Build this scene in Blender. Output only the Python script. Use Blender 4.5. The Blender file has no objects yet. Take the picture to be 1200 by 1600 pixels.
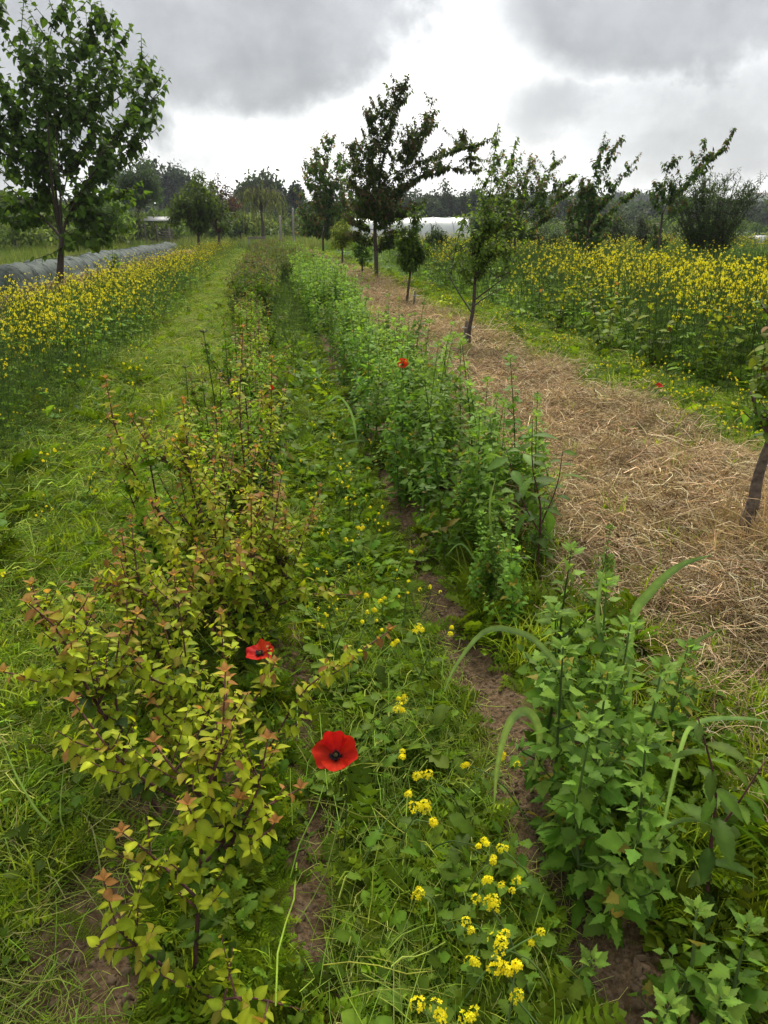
import bpy, math, random
import numpy as np
from mathutils import Vector, Matrix
rng = np.random.default_rng(7); random.seed(7)
S = bpy.context.scene; COL = S.collection
PI = math.pi

# ------------------------------------------------------------------ camera
F = 1155.0; H = 1.6
TH = math.atan((800-358)/F); PS = math.atan((600-415)/F*math.cos(TH))
R_ = np.array((math.cos(PS), -math.sin(PS), 0.0))
FW = np.array((math.sin(PS)*math.cos(TH), math.cos(PS)*math.cos(TH), -math.sin(TH)))
UP = np.array((math.sin(PS)*math.sin(TH), math.cos(PS)*math.sin(TH), math.cos(TH)))
cam_d = bpy.data.cameras.new('camera'); cam = bpy.data.objects.new('camera', cam_d); COL.objects.link(cam)
m = Matrix.Identity(4)
for i in range(3):
    m[i][0] = R_[i]; m[i][1] = UP[i]; m[i][2] = -FW[i]
m[2][3] = H
cam.matrix_world = m
cam_d.sensor_fit = 'VERTICAL'; cam_d.sensor_height = 36; cam_d.sensor_width = 27
cam_d.lens = 36*F/1600; cam_d.clip_start = .05; cam_d.clip_end = 4000
S.camera = cam

def ray(px, py):
    return FW + (px-600)/F*R_ - (py-800)/F*UP
def at(px, py, Y):                         # where the sight line of a photo point meets the upright plane at distance Y
    d = ray(px, py); return np.array((0, 0, H)) + d*(Y/d[1])
def gnd(px, py, z=0.0):
    d = ray(px, py); return np.array((0, 0, H)) + d*((z-H)/d[2])

# ------------------------------------------------------------------ light
S.view_settings.view_transform = 'Standard'; S.view_settings.look = 'None'
S.view_settings.gamma = 1; S.view_settings.use_curve_mapping = False
S.view_settings.exposure = 1.55
EXPO = 2**S.view_settings.exposure
S.render.engine = 'CYCLES'
cy = S.cycles
cy.use_denoising = True; cy.max_bounces = 8; cy.diffuse_bounces = 4; cy.glossy_bounces = 2
cy.transmission_bounces = 5; cy.transparent_max_bounces = 6; cy.volume_bounces = 0
cy.caustics_reflective = False; cy.caustics_refractive = False
SUN_EL, SUN_AZ = math.radians(48), math.radians(14)      # azimuth from +Y towards +X
sun_dir = Vector((math.sin(SUN_AZ)*math.cos(SUN_EL), math.cos(SUN_AZ)*math.cos(SUN_EL), math.sin(SUN_EL)))
sd = bpy.data.lights.new('sun', 'SUN'); sd.energy = 1.5; sd.angle = math.radians(24); sd.color = (1, .94, .82)
so = bpy.data.objects.new('sun', sd); COL.objects.link(so)
so.rotation_euler = sun_dir.to_track_quat('Z', 'Y').to_euler()

W = bpy.data.worlds.new('World'); S.world = W; W.use_nodes = True
def make_world():
    nt = W.node_tree; nt.nodes.clear(); N = nt.nodes.new; L = nt.links.new
    out = N('ShaderNodeOutputWorld'); bg = N('ShaderNodeBackground'); L(bg.outputs[0], out.inputs[0])
    bg.inputs[1].default_value = 0.1
    sky = N('ShaderNodeTexSky'); sky.sky_type = 'NISHITA'; sky.sun_disc = False
    sky.sun_elevation = SUN_EL; sky.sun_rotation = SUN_AZ
    tc = N('ShaderNodeTexCoord')
    def val(v):
        n = N('ShaderNodeValue'); n.outputs[0].default_value = v; return n.outputs[0]
    def M(op, a, b=None, c=None, clamp=False):
        n = N('ShaderNodeMath'); n.operation = op; n.use_clamp = clamp
        for i, x in enumerate((a, b, c)):
            if x is None: continue
            if isinstance(x, (int, float)): n.inputs[i].default_value = x
            else: L(x, n.inputs[i])
        return n.outputs[0]
    def smooth(x, a, b):
        n = N('ShaderNodeMapRange'); n.interpolation_type = 'SMOOTHSTEP'; L(x, n.inputs[0])
        n.inputs[1].default_value = a; n.inputs[2].default_value = b; return n.outputs[0]
    sep = N('ShaderNodeSeparateXYZ'); L(tc.outputs['Generated'], sep.inputs[0])
    x, y, z = sep.outputs
    def noise(vec, scale, detail, rough=.55):
        n = N('ShaderNodeTexNoise'); n.inputs['Scale'].default_value = scale; n.inputs['Detail'].default_value = detail
        n.inputs['Roughness'].default_value = rough; L(vec, n.inputs['Vector']); return n
    # cloud layer coordinates: direction projected on a flat layer overhead
    zz = M('ADD', M('MAXIMUM', z, 0.0), .10)
    cv = N('ShaderNodeCombineXYZ'); L(M('DIVIDE', x, zz), cv.inputs[0]); L(M('DIVIDE', y, zz), cv.inputs[1])
    n1 = noise(cv.outputs[0], 1.1, 8, .62).outputs['Fac']
    n2 = noise(tc.outputs['Generated'], 6.0, 9, .62).outputs
    wrp = N('ShaderNodeSeparateColor'); L(n2['Color'], wrp.inputs[0])
    ypos = M('MAXIMUM', y, .05)
    u = M('ADD', M('DIVIDE', x, ypos), M('MULTIPLY', M('SUBTRACT', wrp.outputs[0], .5), .22))
    v = M('ADD', M('DIVIDE', z, ypos), M('MULTIPLY', M('SUBTRACT', wrp.outputs[1], .5), .15))
    def ell(px, py, a, b, soft, k=1.0):
        d = ray(px, py); u0, v0 = d[0]/d[1], d[2]/d[1]
        q = M('ADD', M('POWER', M('ABSOLUTE', M('DIVIDE', M('SUBTRACT', u, u0), a/F)), 2.0),
              M('POWER', M('ABSOLUTE', M('DIVIDE', M('SUBTRACT', v, v0), b/F)), 2.0))
        return M('MULTIPLY', smooth(q, 1+soft, 1-soft), k)
    ms = [ell(375, -40, 265, 160, .42), ell(20, 60, 200, 200, .5), ell(1030, -20, 255, 130, .48),
          ell(870, 172, 115, 45, .95, .72), ell(1070, 205, 200, 70, .8, .72), ell(950, 260, 200, 28, .9, .5), ell(300, 222, 100, 26, .9, .5),
          ell(1180, 120, 190, 110, .8, .65)]
    cm = ms[0]
    for q in ms[1:]: cm = M('MAXIMUM', cm, q)
    # beyond the break in the cloud the deck is closed
    deck = smooth(M('ADD', M('DIVIDE', z, ypos), M('MULTIPLY', n1, .05)), .27, .40)
    side = smooth(M('ABSOLUTE', M('ADD', M('DIVIDE', x, ypos), -.05)), .62, 1.0)
    cm = M('MAXIMUM', M('MAXIMUM', cm, deck), M('MULTIPLY', side, .8))
    cm = M('MULTIPLY', cm, M('ADD', .86, M('MULTIPLY', smooth(n1, .3, .7), .14)))
    # overcast sky grows brighter towards the zenith
    grad = M('ADD', .20, M('MULTIPLY', M('POWER', M('MAXIMUM', z, 0.0), 1.0), 1.5))
    grey = M('MULTIPLY', grad, M('ADD', .42, M('ADD', M('MULTIPLY', n1, .55), M('MULTIPLY', smooth(n2['Fac'], .3, .7), .42))))
    bright = M('ADD', 1.25, M('MULTIPLY', smooth(n2['Fac'], .35, .65), .75))
    lum = M('ADD', M('MULTIPLY', grey, cm), M('MULTIPLY', bright, M('SUBTRACT', 1.0, cm)))
    lum = M('MULTIPLY', lum, 10.0/EXPO)
    tint = N('ShaderNodeMix'); tint.data_type = 'RGBA'; L(cm, tint.inputs[0])
    tint.inputs[6].default_value = (1, .99, .965, 1); tint.inputs[7].default_value = (.97, .985, 1.0, 1)
    mul = N('ShaderNodeVectorMath'); mul.operation = 'SCALE'; L(tint.outputs[2], mul.inputs[0]); L(lum, mul.inputs['Scale'])
    mx = N('ShaderNodeMix'); mx.data_type = 'RGBA'; mx.inputs[0].default_value = .04
    L(mul.outputs[0], mx.inputs[6]); L(sky.outputs[0], mx.inputs[7]); L(mx.outputs[2], bg.inputs[0])
make_world()

# ------------------------------------------------------------------ materials
def newmat(name):
    mt = bpy.data.materials.new(name); mt.use_nodes = True; mt.node_tree.nodes.clear(); return mt
def foliage_mat(name, transl=.42, rough=.5, hue=.018, valv=.32, spec=.25):
    mt = newmat(name); nt = mt.node_tree; N = nt.nodes.new; L = nt.links.new
    out = N('ShaderNodeOutputMaterial'); at_ = N('ShaderNodeAttribute'); at_.attribute_name = 'col'
    oi = N('ShaderNodeObjectInfo')
    mu = N('ShaderNodeMix'); mu.data_type = 'RGBA'; mu.blend_type = 'MULTIPLY'; mu.inputs[0].default_value = 1
    L(at_.outputs['Color'], mu.inputs[6]); L(oi.outputs['Color'], mu.inputs[7])
    hs = N('ShaderNodeHueSaturation'); L(mu.outputs[2], hs.inputs['Color'])
    mr = N('ShaderNodeMapRange'); L(oi.outputs['Random'], mr.inputs[0]); mr.inputs[3].default_value = .5-hue; mr.inputs[4].default_value = .5+hue
    L(mr.outputs[0], hs.inputs['Hue'])
    wn = N('ShaderNodeTexWhiteNoise'); wn.noise_dimensions = '1D'; L(oi.outputs['Random'], wn.inputs['W'])
    mv = N('ShaderNodeMapRange'); L(wn.outputs['Value'], mv.inputs[0]); mv.inputs[3].default_value = 1-valv; mv.inputs[4].default_value = 1+valv
    geo = N('ShaderNodeNewGeometry')
    ns = N('ShaderNodeTexNoise'); ns.inputs['Scale'].default_value = 38; ns.inputs['Detail'].default_value = 3; L(geo.outputs['Position'], ns.inputs['Vector'])
    m2 = N('ShaderNodeMapRange'); L(ns.outputs[0], m2.inputs[0]); m2.inputs[1].default_value = .25; m2.inputs[2].default_value = .75
    m2.inputs[3].default_value = .8; m2.inputs[4].default_value = 1.2
    mm = N('ShaderNodeMath'); mm.operation = 'MULTIPLY'; L(mv.outputs[0], mm.inputs[0]); L(m2.outputs[0], mm.inputs[1])
    L(mm.outputs[0], hs.inputs['Value'])
    p = N('ShaderNodeBsdfPrincipled'); L(hs.outputs[0], p.inputs['Base Color']); p.inputs['Roughness'].default_value = rough
    p.inputs['Specular IOR Level'].default_value = spec
    t = N('ShaderNodeBsdfTranslucent')
    br = N('ShaderNodeMix'); br.data_type = 'RGBA'; br.blend_type = 'MULTIPLY'; br.inputs[0].default_value = 1
    L(hs.outputs[0], br.inputs[6]); br.inputs[7].default_value = (1.35, 1.3, .7, 1); L(br.outputs[2], t.inputs[0])
    ms = N('ShaderNodeMixShader'); ms.inputs[0].default_value = transl; L(p.outputs[0], ms.inputs[1]); L(t.outputs[0], ms.inputs[2])
    L(ms.outputs[0], out.inputs[0]); return mt
FOL = foliage_mat('foliage', .48, .55, .012, .34, .12)
PETAL = foliage_mat('petal', .35, .55, .006, .08, .1)
STRAWM = foliage_mat('dry_straw', .18, .7, .012, .42, .1)

def plain(name, col, rough=.8, nscale=20, amt=.35, bump=.3, metallic=0, attr=False):
    mt = newmat(name); nt = mt.node_tree; N = nt.nodes.new; L = nt.links.new
    out = N('ShaderNodeOutputMaterial'); p = N('ShaderNodeBsdfPrincipled'); L(p.outputs[0], out.inputs[0])
    tc = N('ShaderNodeTexCoord'); ns = N('ShaderNodeTexNoise'); ns.inputs['Scale'].default_value = nscale; ns.inputs['Detail'].default_value = 6
    L(tc.outputs['Object'], ns.inputs['Vector'])
    mr = N('ShaderNodeMapRange'); L(ns.outputs[0], mr.inputs[0]); mr.inputs[1].default_value = .25; mr.inputs[2].default_value = .75
    mr.inputs[3].default_value = 1-amt; mr.inputs[4].default_value = 1+amt
    sc = N('ShaderNodeVectorMath'); sc.operation = 'SCALE'; L(mr.outputs[0], sc.inputs['Scale'])
    if attr:
        a = N('ShaderNodeAttribute'); a.attribute_name = 'col'; L(a.outputs['Vector'], sc.inputs[0])
    else: sc.inputs[0].default_value = col
    L(sc.outputs[0], p.inputs['Base Color'])
    p.inputs['Roughness'].default_value = rough; p.inputs['Metallic'].default_value = metallic
    if bump:
        b = N('ShaderNodeBump'); b.inputs['Strength'].default_value = bump; b.inputs['Distance'].default_value = .01
        L(ns.outputs[0], b.inputs['Height']); L(b.outputs[0], p.inputs['Normal'])
    return mt
BARK = plain('bark', None, .9, 38, .6, 1.0, attr=True)
CLOD = plain('soil_clod', (.125, .082, .045), .95, 30, .45, .6)
NET = plain('green_grey_net', (.042, .062, .050), .8, 9, .4, .5)
NETD = plain('dark_net_cord', (.05, .065, .06), .7, 9, .3, .2)
FILM = plain('white_tunnel_film', (.46, .48, .46), .4, 2, .08, .05)
STEEL = plain('galvanised_tube', (.35, .36, .36), .45, 20, .15, .05, .6)
GREYW = plain('weathered_boards', (.16, .14, .12), .9, 12, .35, .3)
ROOFM = plain('pale_sheet_roof', (.36, .36, .35), .7, 3, .25, .1)
CARW = plain('white_car_paint', (.75, .76, .78), .3, 2, .03, 0)
CARG = plain('dark_car_glass', (.02, .025, .03), .1, 2, .1, 0)
RUBBER = plain('black_rubber', (.02, .02, .02), .8, 20, .2, .1)
HOUSEW = plain('pale_house_wall', (.6, .57, .52), .9, 1, .1, 0)
HOUSER = plain('red_tile_roof', (.28, .13, .09), .9, 1, .15, 0)

def ground_mat():
    mt = newmat('field_soil'); nt = mt.node_tree; N = nt.nodes.new; L = nt.links.new
    out = N('ShaderNodeOutputMaterial'); p = N('ShaderNodeBsdfPrincipled'); L(p.outputs[0], out.inputs[0])
    geo = N('ShaderNodeNewGeometry')
    def noise(sc, det=6):
        n = N('ShaderNodeTexNoise'); n.inputs['Scale'].default_value = sc; n.inputs['Detail'].default_value = det; n.inputs['Roughness'].default_value = .6
        L(geo.outputs['Position'], n.inputs['Vector']); return n.outputs[0]
    def ramp(f, *st):
        r = N('ShaderNodeValToRGB'); L(f, r.inputs[0]); e = r.color_ramp.elements
        e[0].position, e[0].color = st[0][0], (*st[0][1], 1); e[1].position, e[1].color = st[-1][0], (*st[-1][1], 1)
        for pos, c in st[1:-1]:
            q = e.new(pos); q.color = (*c, 1)
        return r.outputs[0]
    nf = noise(55); nc = noise(4); ng = noise(1.2)
    soil = ramp(nf, (.3, (.050, .032, .017)), (.5, (.12, .078, .042)), (.72, (.21, .145, .085)))
    straw = ramp(noise(70), (.3, (.09, .06, .03)), (.5, (.25, .18, .095)), (.72, (.42, .32, .18)))
    green = ramp(noise(30), (.3, (.025, .045, .010)), (.5, (.06, .10, .022)), (.75, (.12, .17, .04)))
    a = N('ShaderNodeAttribute'); a.attribute_name = 'col'        # r: straw share, g: green share
    sp = N('ShaderNodeSeparateColor'); L(a.outputs['Color'], sp.inputs[0])
    def jag(x):
        s = N('ShaderNodeMath'); s.operation = 'ADD'; L(x, s.inputs[0])
        q = N('ShaderNodeMath'); q.operation = 'MULTIPLY_ADD'; L(nc, q.inputs[0]); q.inputs[1].default_value = .9; q.inputs[2].default_value = -.45
        L(q.outputs[0], s.inputs[1])
        r = N('ShaderNodeMapRange'); r.interpolation_type = 'SMOOTHSTEP'; L(s.outputs[0], r.inputs[0]); r.inputs[1].default_value = .35; r.inputs[2].default_value = .65
        return r.outputs[0]
    m1 = N('ShaderNodeMix'); m1.data_type = 'RGBA'; L(jag(sp.outputs[0]), m1.inputs[0]); L(soil, m1.inputs[6]); L(straw, m1.inputs[7])
    m2 = N('ShaderNodeMix'); m2.data_type = 'RGBA'; L(jag(sp.outputs[1]), m2.inputs[0]); L(m1.outputs[2], m2.inputs[6]); L(green, m2.inputs[7])
    L(m2.outputs[2], p.inputs['Base Color']); p.inputs['Roughness'].default_value = .95; p.inputs['Specular IOR Level'].default_value = .1
    b = N('ShaderNodeBump'); b.inputs['Strength'].default_value = .8; b.inputs['Distance'].default_value = .02
    L(nf, b.inputs['Height']); L(b.outputs[0], p.inputs['Normal']); return mt
GROUND = ground_mat()

# ------------------------------------------------------------------ mesh helpers
def mesh_arrays(name, V, Fc, C, mat, matidx=None, smooth=True):
    me = bpy.data.meshes.new(name); V = np.asarray(V, np.float32); Fc = np.asarray(Fc, np.int32)
    me.vertices.add(len(V)); me.vertices.foreach_set('co', V.ravel())
    n = len(Fc); me.loops.add(n*3); me.polygons.add(n)
    me.loops.foreach_set('vertex_index', Fc.ravel())
    me.polygons.foreach_set('loop_start', np.arange(n, dtype=np.int32)*3)
    if smooth: me.polygons.foreach_set('use_smooth', np.ones(n, bool))
    if C is not None:
        at_ = me.attributes.new('col', 'FLOAT_COLOR', 'POINT')
        c4 = np.ones((len(V), 4), np.float32); c4[:, :3] = C; at_.data.foreach_set('color', c4.ravel())
    for q in (mat if isinstance(mat, (list, tuple)) else [mat]): me.materials.append(q)
    if matidx is not None: me.polygons.foreach_set('material_index', np.asarray(matidx, np.int32))
    me.update(calc_edges=True); return me
class MB:
    """collects triangles with a colour per vertex and a material per face"""
    def __init__(s): s.V = []; s.F = []; s.C = []; s.I = []; s.n = 0
    def add(s, V, Fc, C, mi=0):
        V = np.asarray(V, float).reshape(-1, 3); Fc = np.asarray(Fc, int).reshape(-1, 3)
        C = np.asarray(C, float)
        if C.ndim == 1: C = np.tile(C, (len(V), 1))
        s.V.append(V); s.F.append(Fc+s.n); s.C.append(C); s.I.append(np.full(len(Fc), mi)); s.n += len(V)
    def tube(s, pts, rad, col, seg=6, mi=0, cap=True):
        P = np.asarray(pts, float); n = len(P); rad = np.broadcast_to(np.asarray(rad, float), (n,)) if np.ndim(rad) else np.full(n, rad)
        T = np.gradient(P, axis=0); T /= np.linalg.norm(T, axis=1)[:, None]+1e-9
        a = np.cross(T[0], (0, 0, 1) if abs(T[0][2]) < .9 else (1, 0, 0)); a /= np.linalg.norm(a)
        V = []
        for i in range(n):
            a = a - T[i]*a.dot(T[i]); a /= np.linalg.norm(a)+1e-9; b = np.cross(T[i], a)
            for k in range(seg):
                t = 2*PI*k/seg; V.append(P[i]+rad[i]*(math.cos(t)*a+math.sin(t)*b))
        Fc = []
        for i in range(n-1):
            for k in range(seg):
                p, q = i*seg+k, i*seg+(k+1) % seg; Fc += [(p, q, q+seg), (p, q+seg, p+seg)]
        if cap:
            for o in (0, (n-1)*seg):
                for k in range(1, seg-1): Fc.append((o, o+k, o+k+1))
        s.add(V, Fc, col, mi)
    def box(s, lo, hi, col=(1, 1, 1), mi=0, M=None):
        x0, y0, z0 = lo; x1, y1, z1 = hi
        V = np.array([(x, y, z) for x in (x0, x1) for y in (y0, y1) for z in (z0, z1)], float)
        if M is not None: V = V @ M.T
        Fc = [(0, 1, 3), (0, 3, 2), (4, 6, 7), (4, 7, 5), (0, 4, 5), (0, 5, 1), (2, 3, 7), (2, 7, 6), (0, 2, 6), (0, 6, 4), (1, 5, 7), (1, 7, 3)]
        s.add(V, Fc, col, mi)
    def many(s, tpl, Ms, Ls, Cs, mi=0):
        """a template copied N times; Cs multiplies the template's own shade"""
        TV, TF, TC = tpl; N = len(Ms)
        if N == 0: return
        Ms = np.asarray(Ms, float); Ls = np.asarray(Ls, float); Cs = np.asarray(Cs, float)
        V = np.einsum('nij,kj->nki', Ms, TV)+Ls[:, None, :]
        Fc = TF[None]+(np.arange(N)*len(TV))[:, None, None]
        C = TC[None, :, None]*Cs[:, None, :]
        s.add(V.reshape(-1, 3), Fc.reshape(-1, 3), C.reshape(-1, 3), mi)
    def mesh(s, name, mat, smooth=True):
        return mesh_arrays(name, np.concatenate(s.V), np.concatenate(s.F), np.concatenate(s.C), mat,
                           np.concatenate(s.I) if isinstance(mat, (list, tuple)) else None, smooth)
    def ob(s, name, mat, parent=None, smooth=True, kind=None):
        o = bpy.data.objects.new(name, s.mesh(name, mat, smooth)); COL.objects.link(o)
        if parent: o.parent = parent
        if kind: o['kind'] = kind
        return o
def tag(o, label, cat, group=None, kind=None):
    o['label'] = label; o['category'] = cat
    if group: o['group'] = group
    if kind: o['kind'] = kind
    return o
def thing(name, label, cat, loc=(0, 0, 0), group=None):
    o = bpy.data.objects.new(name, None); o.empty_display_size = .1; COL.objects.link(o); o.location = tuple(float(q) for q in loc)
    return tag(o, label, cat, group)
def copy_tree(o, parent=None):
    c = o.copy(); COL.objects.link(c); c.parent = parent
    for ch in o.children: copy_tree(ch, c)
    return c

# leaf templates lie along +Y (unit length), face +Z; returned as verts, tris, shade
def leaf_tpl(rows, fold=.22, droop=.25, rib=1.25):
    V = []; C = []
    for t, w in rows:
        z = -droop*t*t
        V += [(-w, t, z+fold*w), (0, t, z), (w, t, z+fold*w)]; C += [.95, rib, 1.0]
    Fc = []
    for i in range(len(rows)-1):
        a = 3*i; b = a+3
        for k in (0, 1): Fc += [(a+k, a+k+1, b+k+1), (a+k, b+k+1, b+k)]
    return np.array(V), np.array(Fc), np.array(C)
OVATE = leaf_tpl([(0, .01), (.08, .13), (.25, .29), (.45, .31), (.68, .22), (.87, .09), (1, .003)], .25, .28)
HEART = leaf_tpl([(-.06, .12), (.02, .32), (.22, .44), (.45, .39), (.70, .24), (.88, .09), (1, .003)], .16, .22)
ELLIP = leaf_tpl([(0, .01), (.12, .10), (.3, .19), (.5, .22), (.7, .18), (.88, .09), (1, .003)], .22, .35)
SAW = leaf_tpl([(0, .01), (.08, .09), (.10, .07), (.2, .16), (.23, .13), (.34, .20), (.37, .165), (.5, .215), (.53, .175), (.65, .19), (.68, .15), (.8, .13), (.83, .10), (.92, .06), (1, .003)], .25, .35)
CHENO = leaf_tpl([(0, .010), (.30, .012), (.36, .09), (.50, .31), (.53, .23), (.62, .27), (.65, .17), (.74, .19), (.77, .11), (.87, .10), (.90, .05), (1, .004)], .14, .30, 1.15)
LANCE = leaf_tpl([(0, .01), (.2, .10), (.5, .13), (.8, .07), (1, .003)], .25, .3)
SMALL = leaf_tpl([(0, .02), (.35, .27), (.7, .2), (1, .003)], .25, .3, 1.1)
NEEDLE = leaf_tpl([(0, .02), (.5, .09), (1, .003)], .3, .15, 1.05)
def lobed_tpl():
    r = [(0, .03), (.10, .10), (.16, .07), (.30, .26), (.36, .15), (.52, .34), (.60, .20), (.78, .30), (.90, .20), (1.0, .05)]
    return leaf_tpl(r, .18, .35, 1.2)
LOBED = lobed_tpl()
def fern_tpl(n=9, sub=3):
    V = []; Fc = []; C = []
    def tri(a, b, c, sh):
        i = len(V); V.extend((a, b, c)); Fc.append((i, i+1, i+2)); C.extend((sh,)*3)
    for k in range(n):
        t = .12+.86*k/(n-1); z = .12*math.sin(t*2.6)-.30*t*t; L = .30*math.sin(PI*(.15+.8*t))**.8+.03
        for s in (-1, 1):
            ex, ey = s*L, t+L*.45
            tri((0, t-.02, z), (0, t+.025, z), (ex, ey, z-.05), .95)
            for j in range(1, sub+1):
                f = j/(sub+.6); bx, by = ex*f, t+(ey-t)*f; l = L*.34*(1.15-f)
                tri((bx*.93, by-.012, z-.02), (bx, by+.014, z-.02), (bx+s*l*.35, by+l, z+.03), 1.1)
                tri((bx*.93, by-.012, z-.02), (bx, by+.014, z-.02), (bx+s*l, by-l*.25, z-.04), 1.0)
    tri((-.012, 0, 0), (.012, 0, 0), (0, 1, -.25), 1.2)
    return np.array(V, float), np.array(Fc), np.array(C, float)
def pinn_tpl(n=7, w=.21):
    V = []; Fc = []; C = []
    for k in range(n):
        t = .18+.72*k/(n-1); L = w*(.55+.6*math.sin(PI*(.1+.8*t))); z = .10*math.sin(t*2.6)-.30*t*t
        for s in (-1, 1):
            i = len(V); V += [(0, t-.03, z), (s*L*.55, t-.02, z-.01), (s*L, t+.08, z-.06), (s*L*.75, t+.08, z-.03), (s*L*.5, t+.10, z), (0, t+.03, z)]
            Fc += [(i, i+1, i+5), (i+1, i+4, i+5), (i+1, i+2, i+3), (i+1, i+3, i+4)]; C += [1.2, .95, .95, 1, 1.0, 1.2]
    i = len(V); V += [(0, .82, -.16), (-.10, .93, -.24), (0, 1.02, -.3), (.10, .93, -.24), (-.014, 0, 0), (.014, 0, 0), (0, .9, -.18)]; Fc += [(i, i+1, i+2), (i, i+2, i+3), (i+4, i+5, i+6)]; C += [1.1]*4+[1.25]*3
    return np.array(V, float), np.array(Fc), np.array(C, float)
PINN = pinn_tpl()
FERN = fern_tpl()
FERN_S = fern_tpl(6, 2)

OVATE_B = leaf_tpl([(0, .01), (.10, .10), (.27, .24), (.45, .26), (.66, .19), (.85, .08), (1, .003)], .42, .50)
OVATE_C = leaf_tpl([(0, .01), (.07, .17), (.22, .33), (.42, .36), (.66, .27), (.85, .11), (1, .003)], .12, .12)
CHENO_B = leaf_tpl([(0, .010), (.26, .012), (.34, .08), (.48, .21), (.51, .16), (.62, .19), (.65, .12), (.78, .12), (.81, .08), (1, .004)], .30, .45, 1.15)
CHENO_C = leaf_tpl([(0, .010), (.32, .012), (.38, .13), (.50, .36), (.54, .27), (.64, .28), (.68, .19), (.80, .17), (.84, .10), (1, .004)], .08, .15, 1.1)
def unit(v): return v/(np.linalg.norm(v, axis=-1, keepdims=True)+1e-9)
def frames(D, U, size, wid=None):
    """columns x, y, z of leaf frames from directions D and up hints U"""
    Y = unit(np.asarray(D, float)); X = unit(np.cross(Y, np.asarray(U, float))); Z = np.cross(X, Y)
    s = np.asarray(size, float)[:, None]; w = s if wid is None else s*np.asarray(wid, float)[:, None]
    return np.stack((X*w, Y*s, Z*s), axis=2)
def jit(col, n, a=.2, g=None):
    g = g or rng; c = np.tile(np.asarray(col, float), (n, 1))
    return np.clip(c*(1.0+g.uniform(-a, a, (n, 1)))*(1+g.uniform(-a*.3, a*.3, (n, 3))), 0, 1)
def spline(P, n):
    P = np.asarray(P, float)
    if len(P) == 2: return P[0]+(P[1]-P[0])*np.linspace(0, 1, n)[:, None]
    t = np.linspace(0, len(P)-1, n); out = []
    Q = np.vstack((2*P[0]-P[1], P, 2*P[-1]-P[-2]))
    for x in t:
        i = min(int(x), len(P)-2); f = x-i; a, b, c, d = Q[i:i+4]
        out.append(.5*((2*b)+(-a+c)*f+(2*a-5*b+4*c-d)*f*f+(-a+3*b-3*c+d)*f**3))
    return np.array(out)
class Leaves:
    def __init__(s): s.L = []; s.D = []; s.U = []; s.S = []; s.C = []
    def add(s, L, D, U, S_, C):
        s.L.append(np.atleast_2d(L)); s.D.append(np.atleast_2d(D)); s.U.append(np.atleast_2d(U)); s.S.append(np.atleast_1d(S_)); s.C.append(np.atleast_2d(C))
    def get(s):
        return [np.concatenate(q) for q in (s.L, s.D, s.U, s.S, s.C)]
    def along(s, path, step, size, colf, hang=.3, t0=.1, out=.9, lift=.45, taper=.5, jitter=.3, phase=None, whorl=1):
        """alternate leaves along a shoot; colf(t) gives a colour, taper shrinks leaves to the tip"""
        P = np.asarray(path, float); seg = np.linalg.norm(np.diff(P, axis=0), axis=1); cum = np.concatenate(([0], np.cumsum(seg))); tot = cum[-1]
        n = max(1, int(tot*(1-t0)/step)); tt = t0+(1-t0)*(np.arange(n)+rng.uniform(.2, .8, n))/n
        tt = np.repeat(tt, whorl); n = len(tt)
        pos = np.stack([np.interp(tt*tot, cum, P[:, k]) for k in range(3)], 1)
        T = unit(np.stack([np.interp(np.clip(tt+.03, 0, 1)*tot, cum, P[:, k])-np.interp(np.clip(tt-.03, 0, 1)*tot, cum, P[:, k]) for k in range(3)], 1))
        a = unit(np.cross(T, np.array((.13, .21, 1.0)))); b = np.cross(T, a)
        ph = (rng.uniform(0, 6.3) if phase is None else phase)+np.arange(n)*2.4+rng.uniform(-.5, .5, n)
        rad = np.cos(ph)[:, None]*a+np.sin(ph)[:, None]*b
        D = unit(rad*out+T*lift+np.array((0, 0, -1.0))*hang+rng.normal(0, jitter, (n, 3)))
        U = unit(np.array((0, 0, 1.0))+.6*T+rng.normal(0, jitter, (n, 3)))
        sz = size*(1-taper*tt**2)*rng.uniform(.6, 1.3, n)
        C = np.array([colf(t) for t in tt])*(1+rng.uniform(-.2, .2, (n, 1)))
        s.add(pos, D, U, sz, C)
    def bake(s, mb, tpl, mi=0):
        if s.L:
            L, D, U, S_, C = s.get(); 
            if isinstance(tpl, list):
                k = rng.integers(0, len(tpl), len(L)); M = frames(D, U, S_)
                for i, q in enumerate(tpl): mb.many(q, M[k == i], L[k == i], C[k == i], mi)
            else: mb.many(tpl, frames(D, U, S_), L, C, mi)
    def singles(s, tpl_mesh, parent, limit=300, name='leaf', mbrest=None, tpl=None):
        """each leaf an object of its own; those past the limit go into mbrest"""
        L, D, U, S_, C = s.get(); M = frames(D, U, S_)
        order = np.argsort(-S_) if len(L) > limit else np.arange(len(L))
        for i in order[:limit]:
            o = bpy.data.objects.new(name, tpl_mesh[rng.integers(len(tpl_mesh))] if isinstance(tpl_mesh, list) else tpl_mesh); COL.objects.link(o); o.parent = parent
            mm = Matrix(M[i].tolist()).to_4x4(); mm.translation = Vector(L[i].tolist()); o.matrix_basis = mm
            o.color = (*np.clip(C[i], 0, 1), 1)
        r = order[limit:]
        if len(r) and mbrest is not None: mbrest.many(tpl, M[r], L[r], C[r])
        return len(r)
def single_mesh(name, tpl):
    return mesh_arrays(name, tpl[0], tpl[1], np.repeat(tpl[2][:, None], 3, 1)*.9, FOL)
LM_OVATE = [single_mesh('ovate_leaf', q) for q in (OVATE, OVATE_B, OVATE_C)]; LM_CHENO = [single_mesh('toothed_leaf', q) for q in (CHENO, CHENO_B, CHENO_C, CHENO)]
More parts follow.
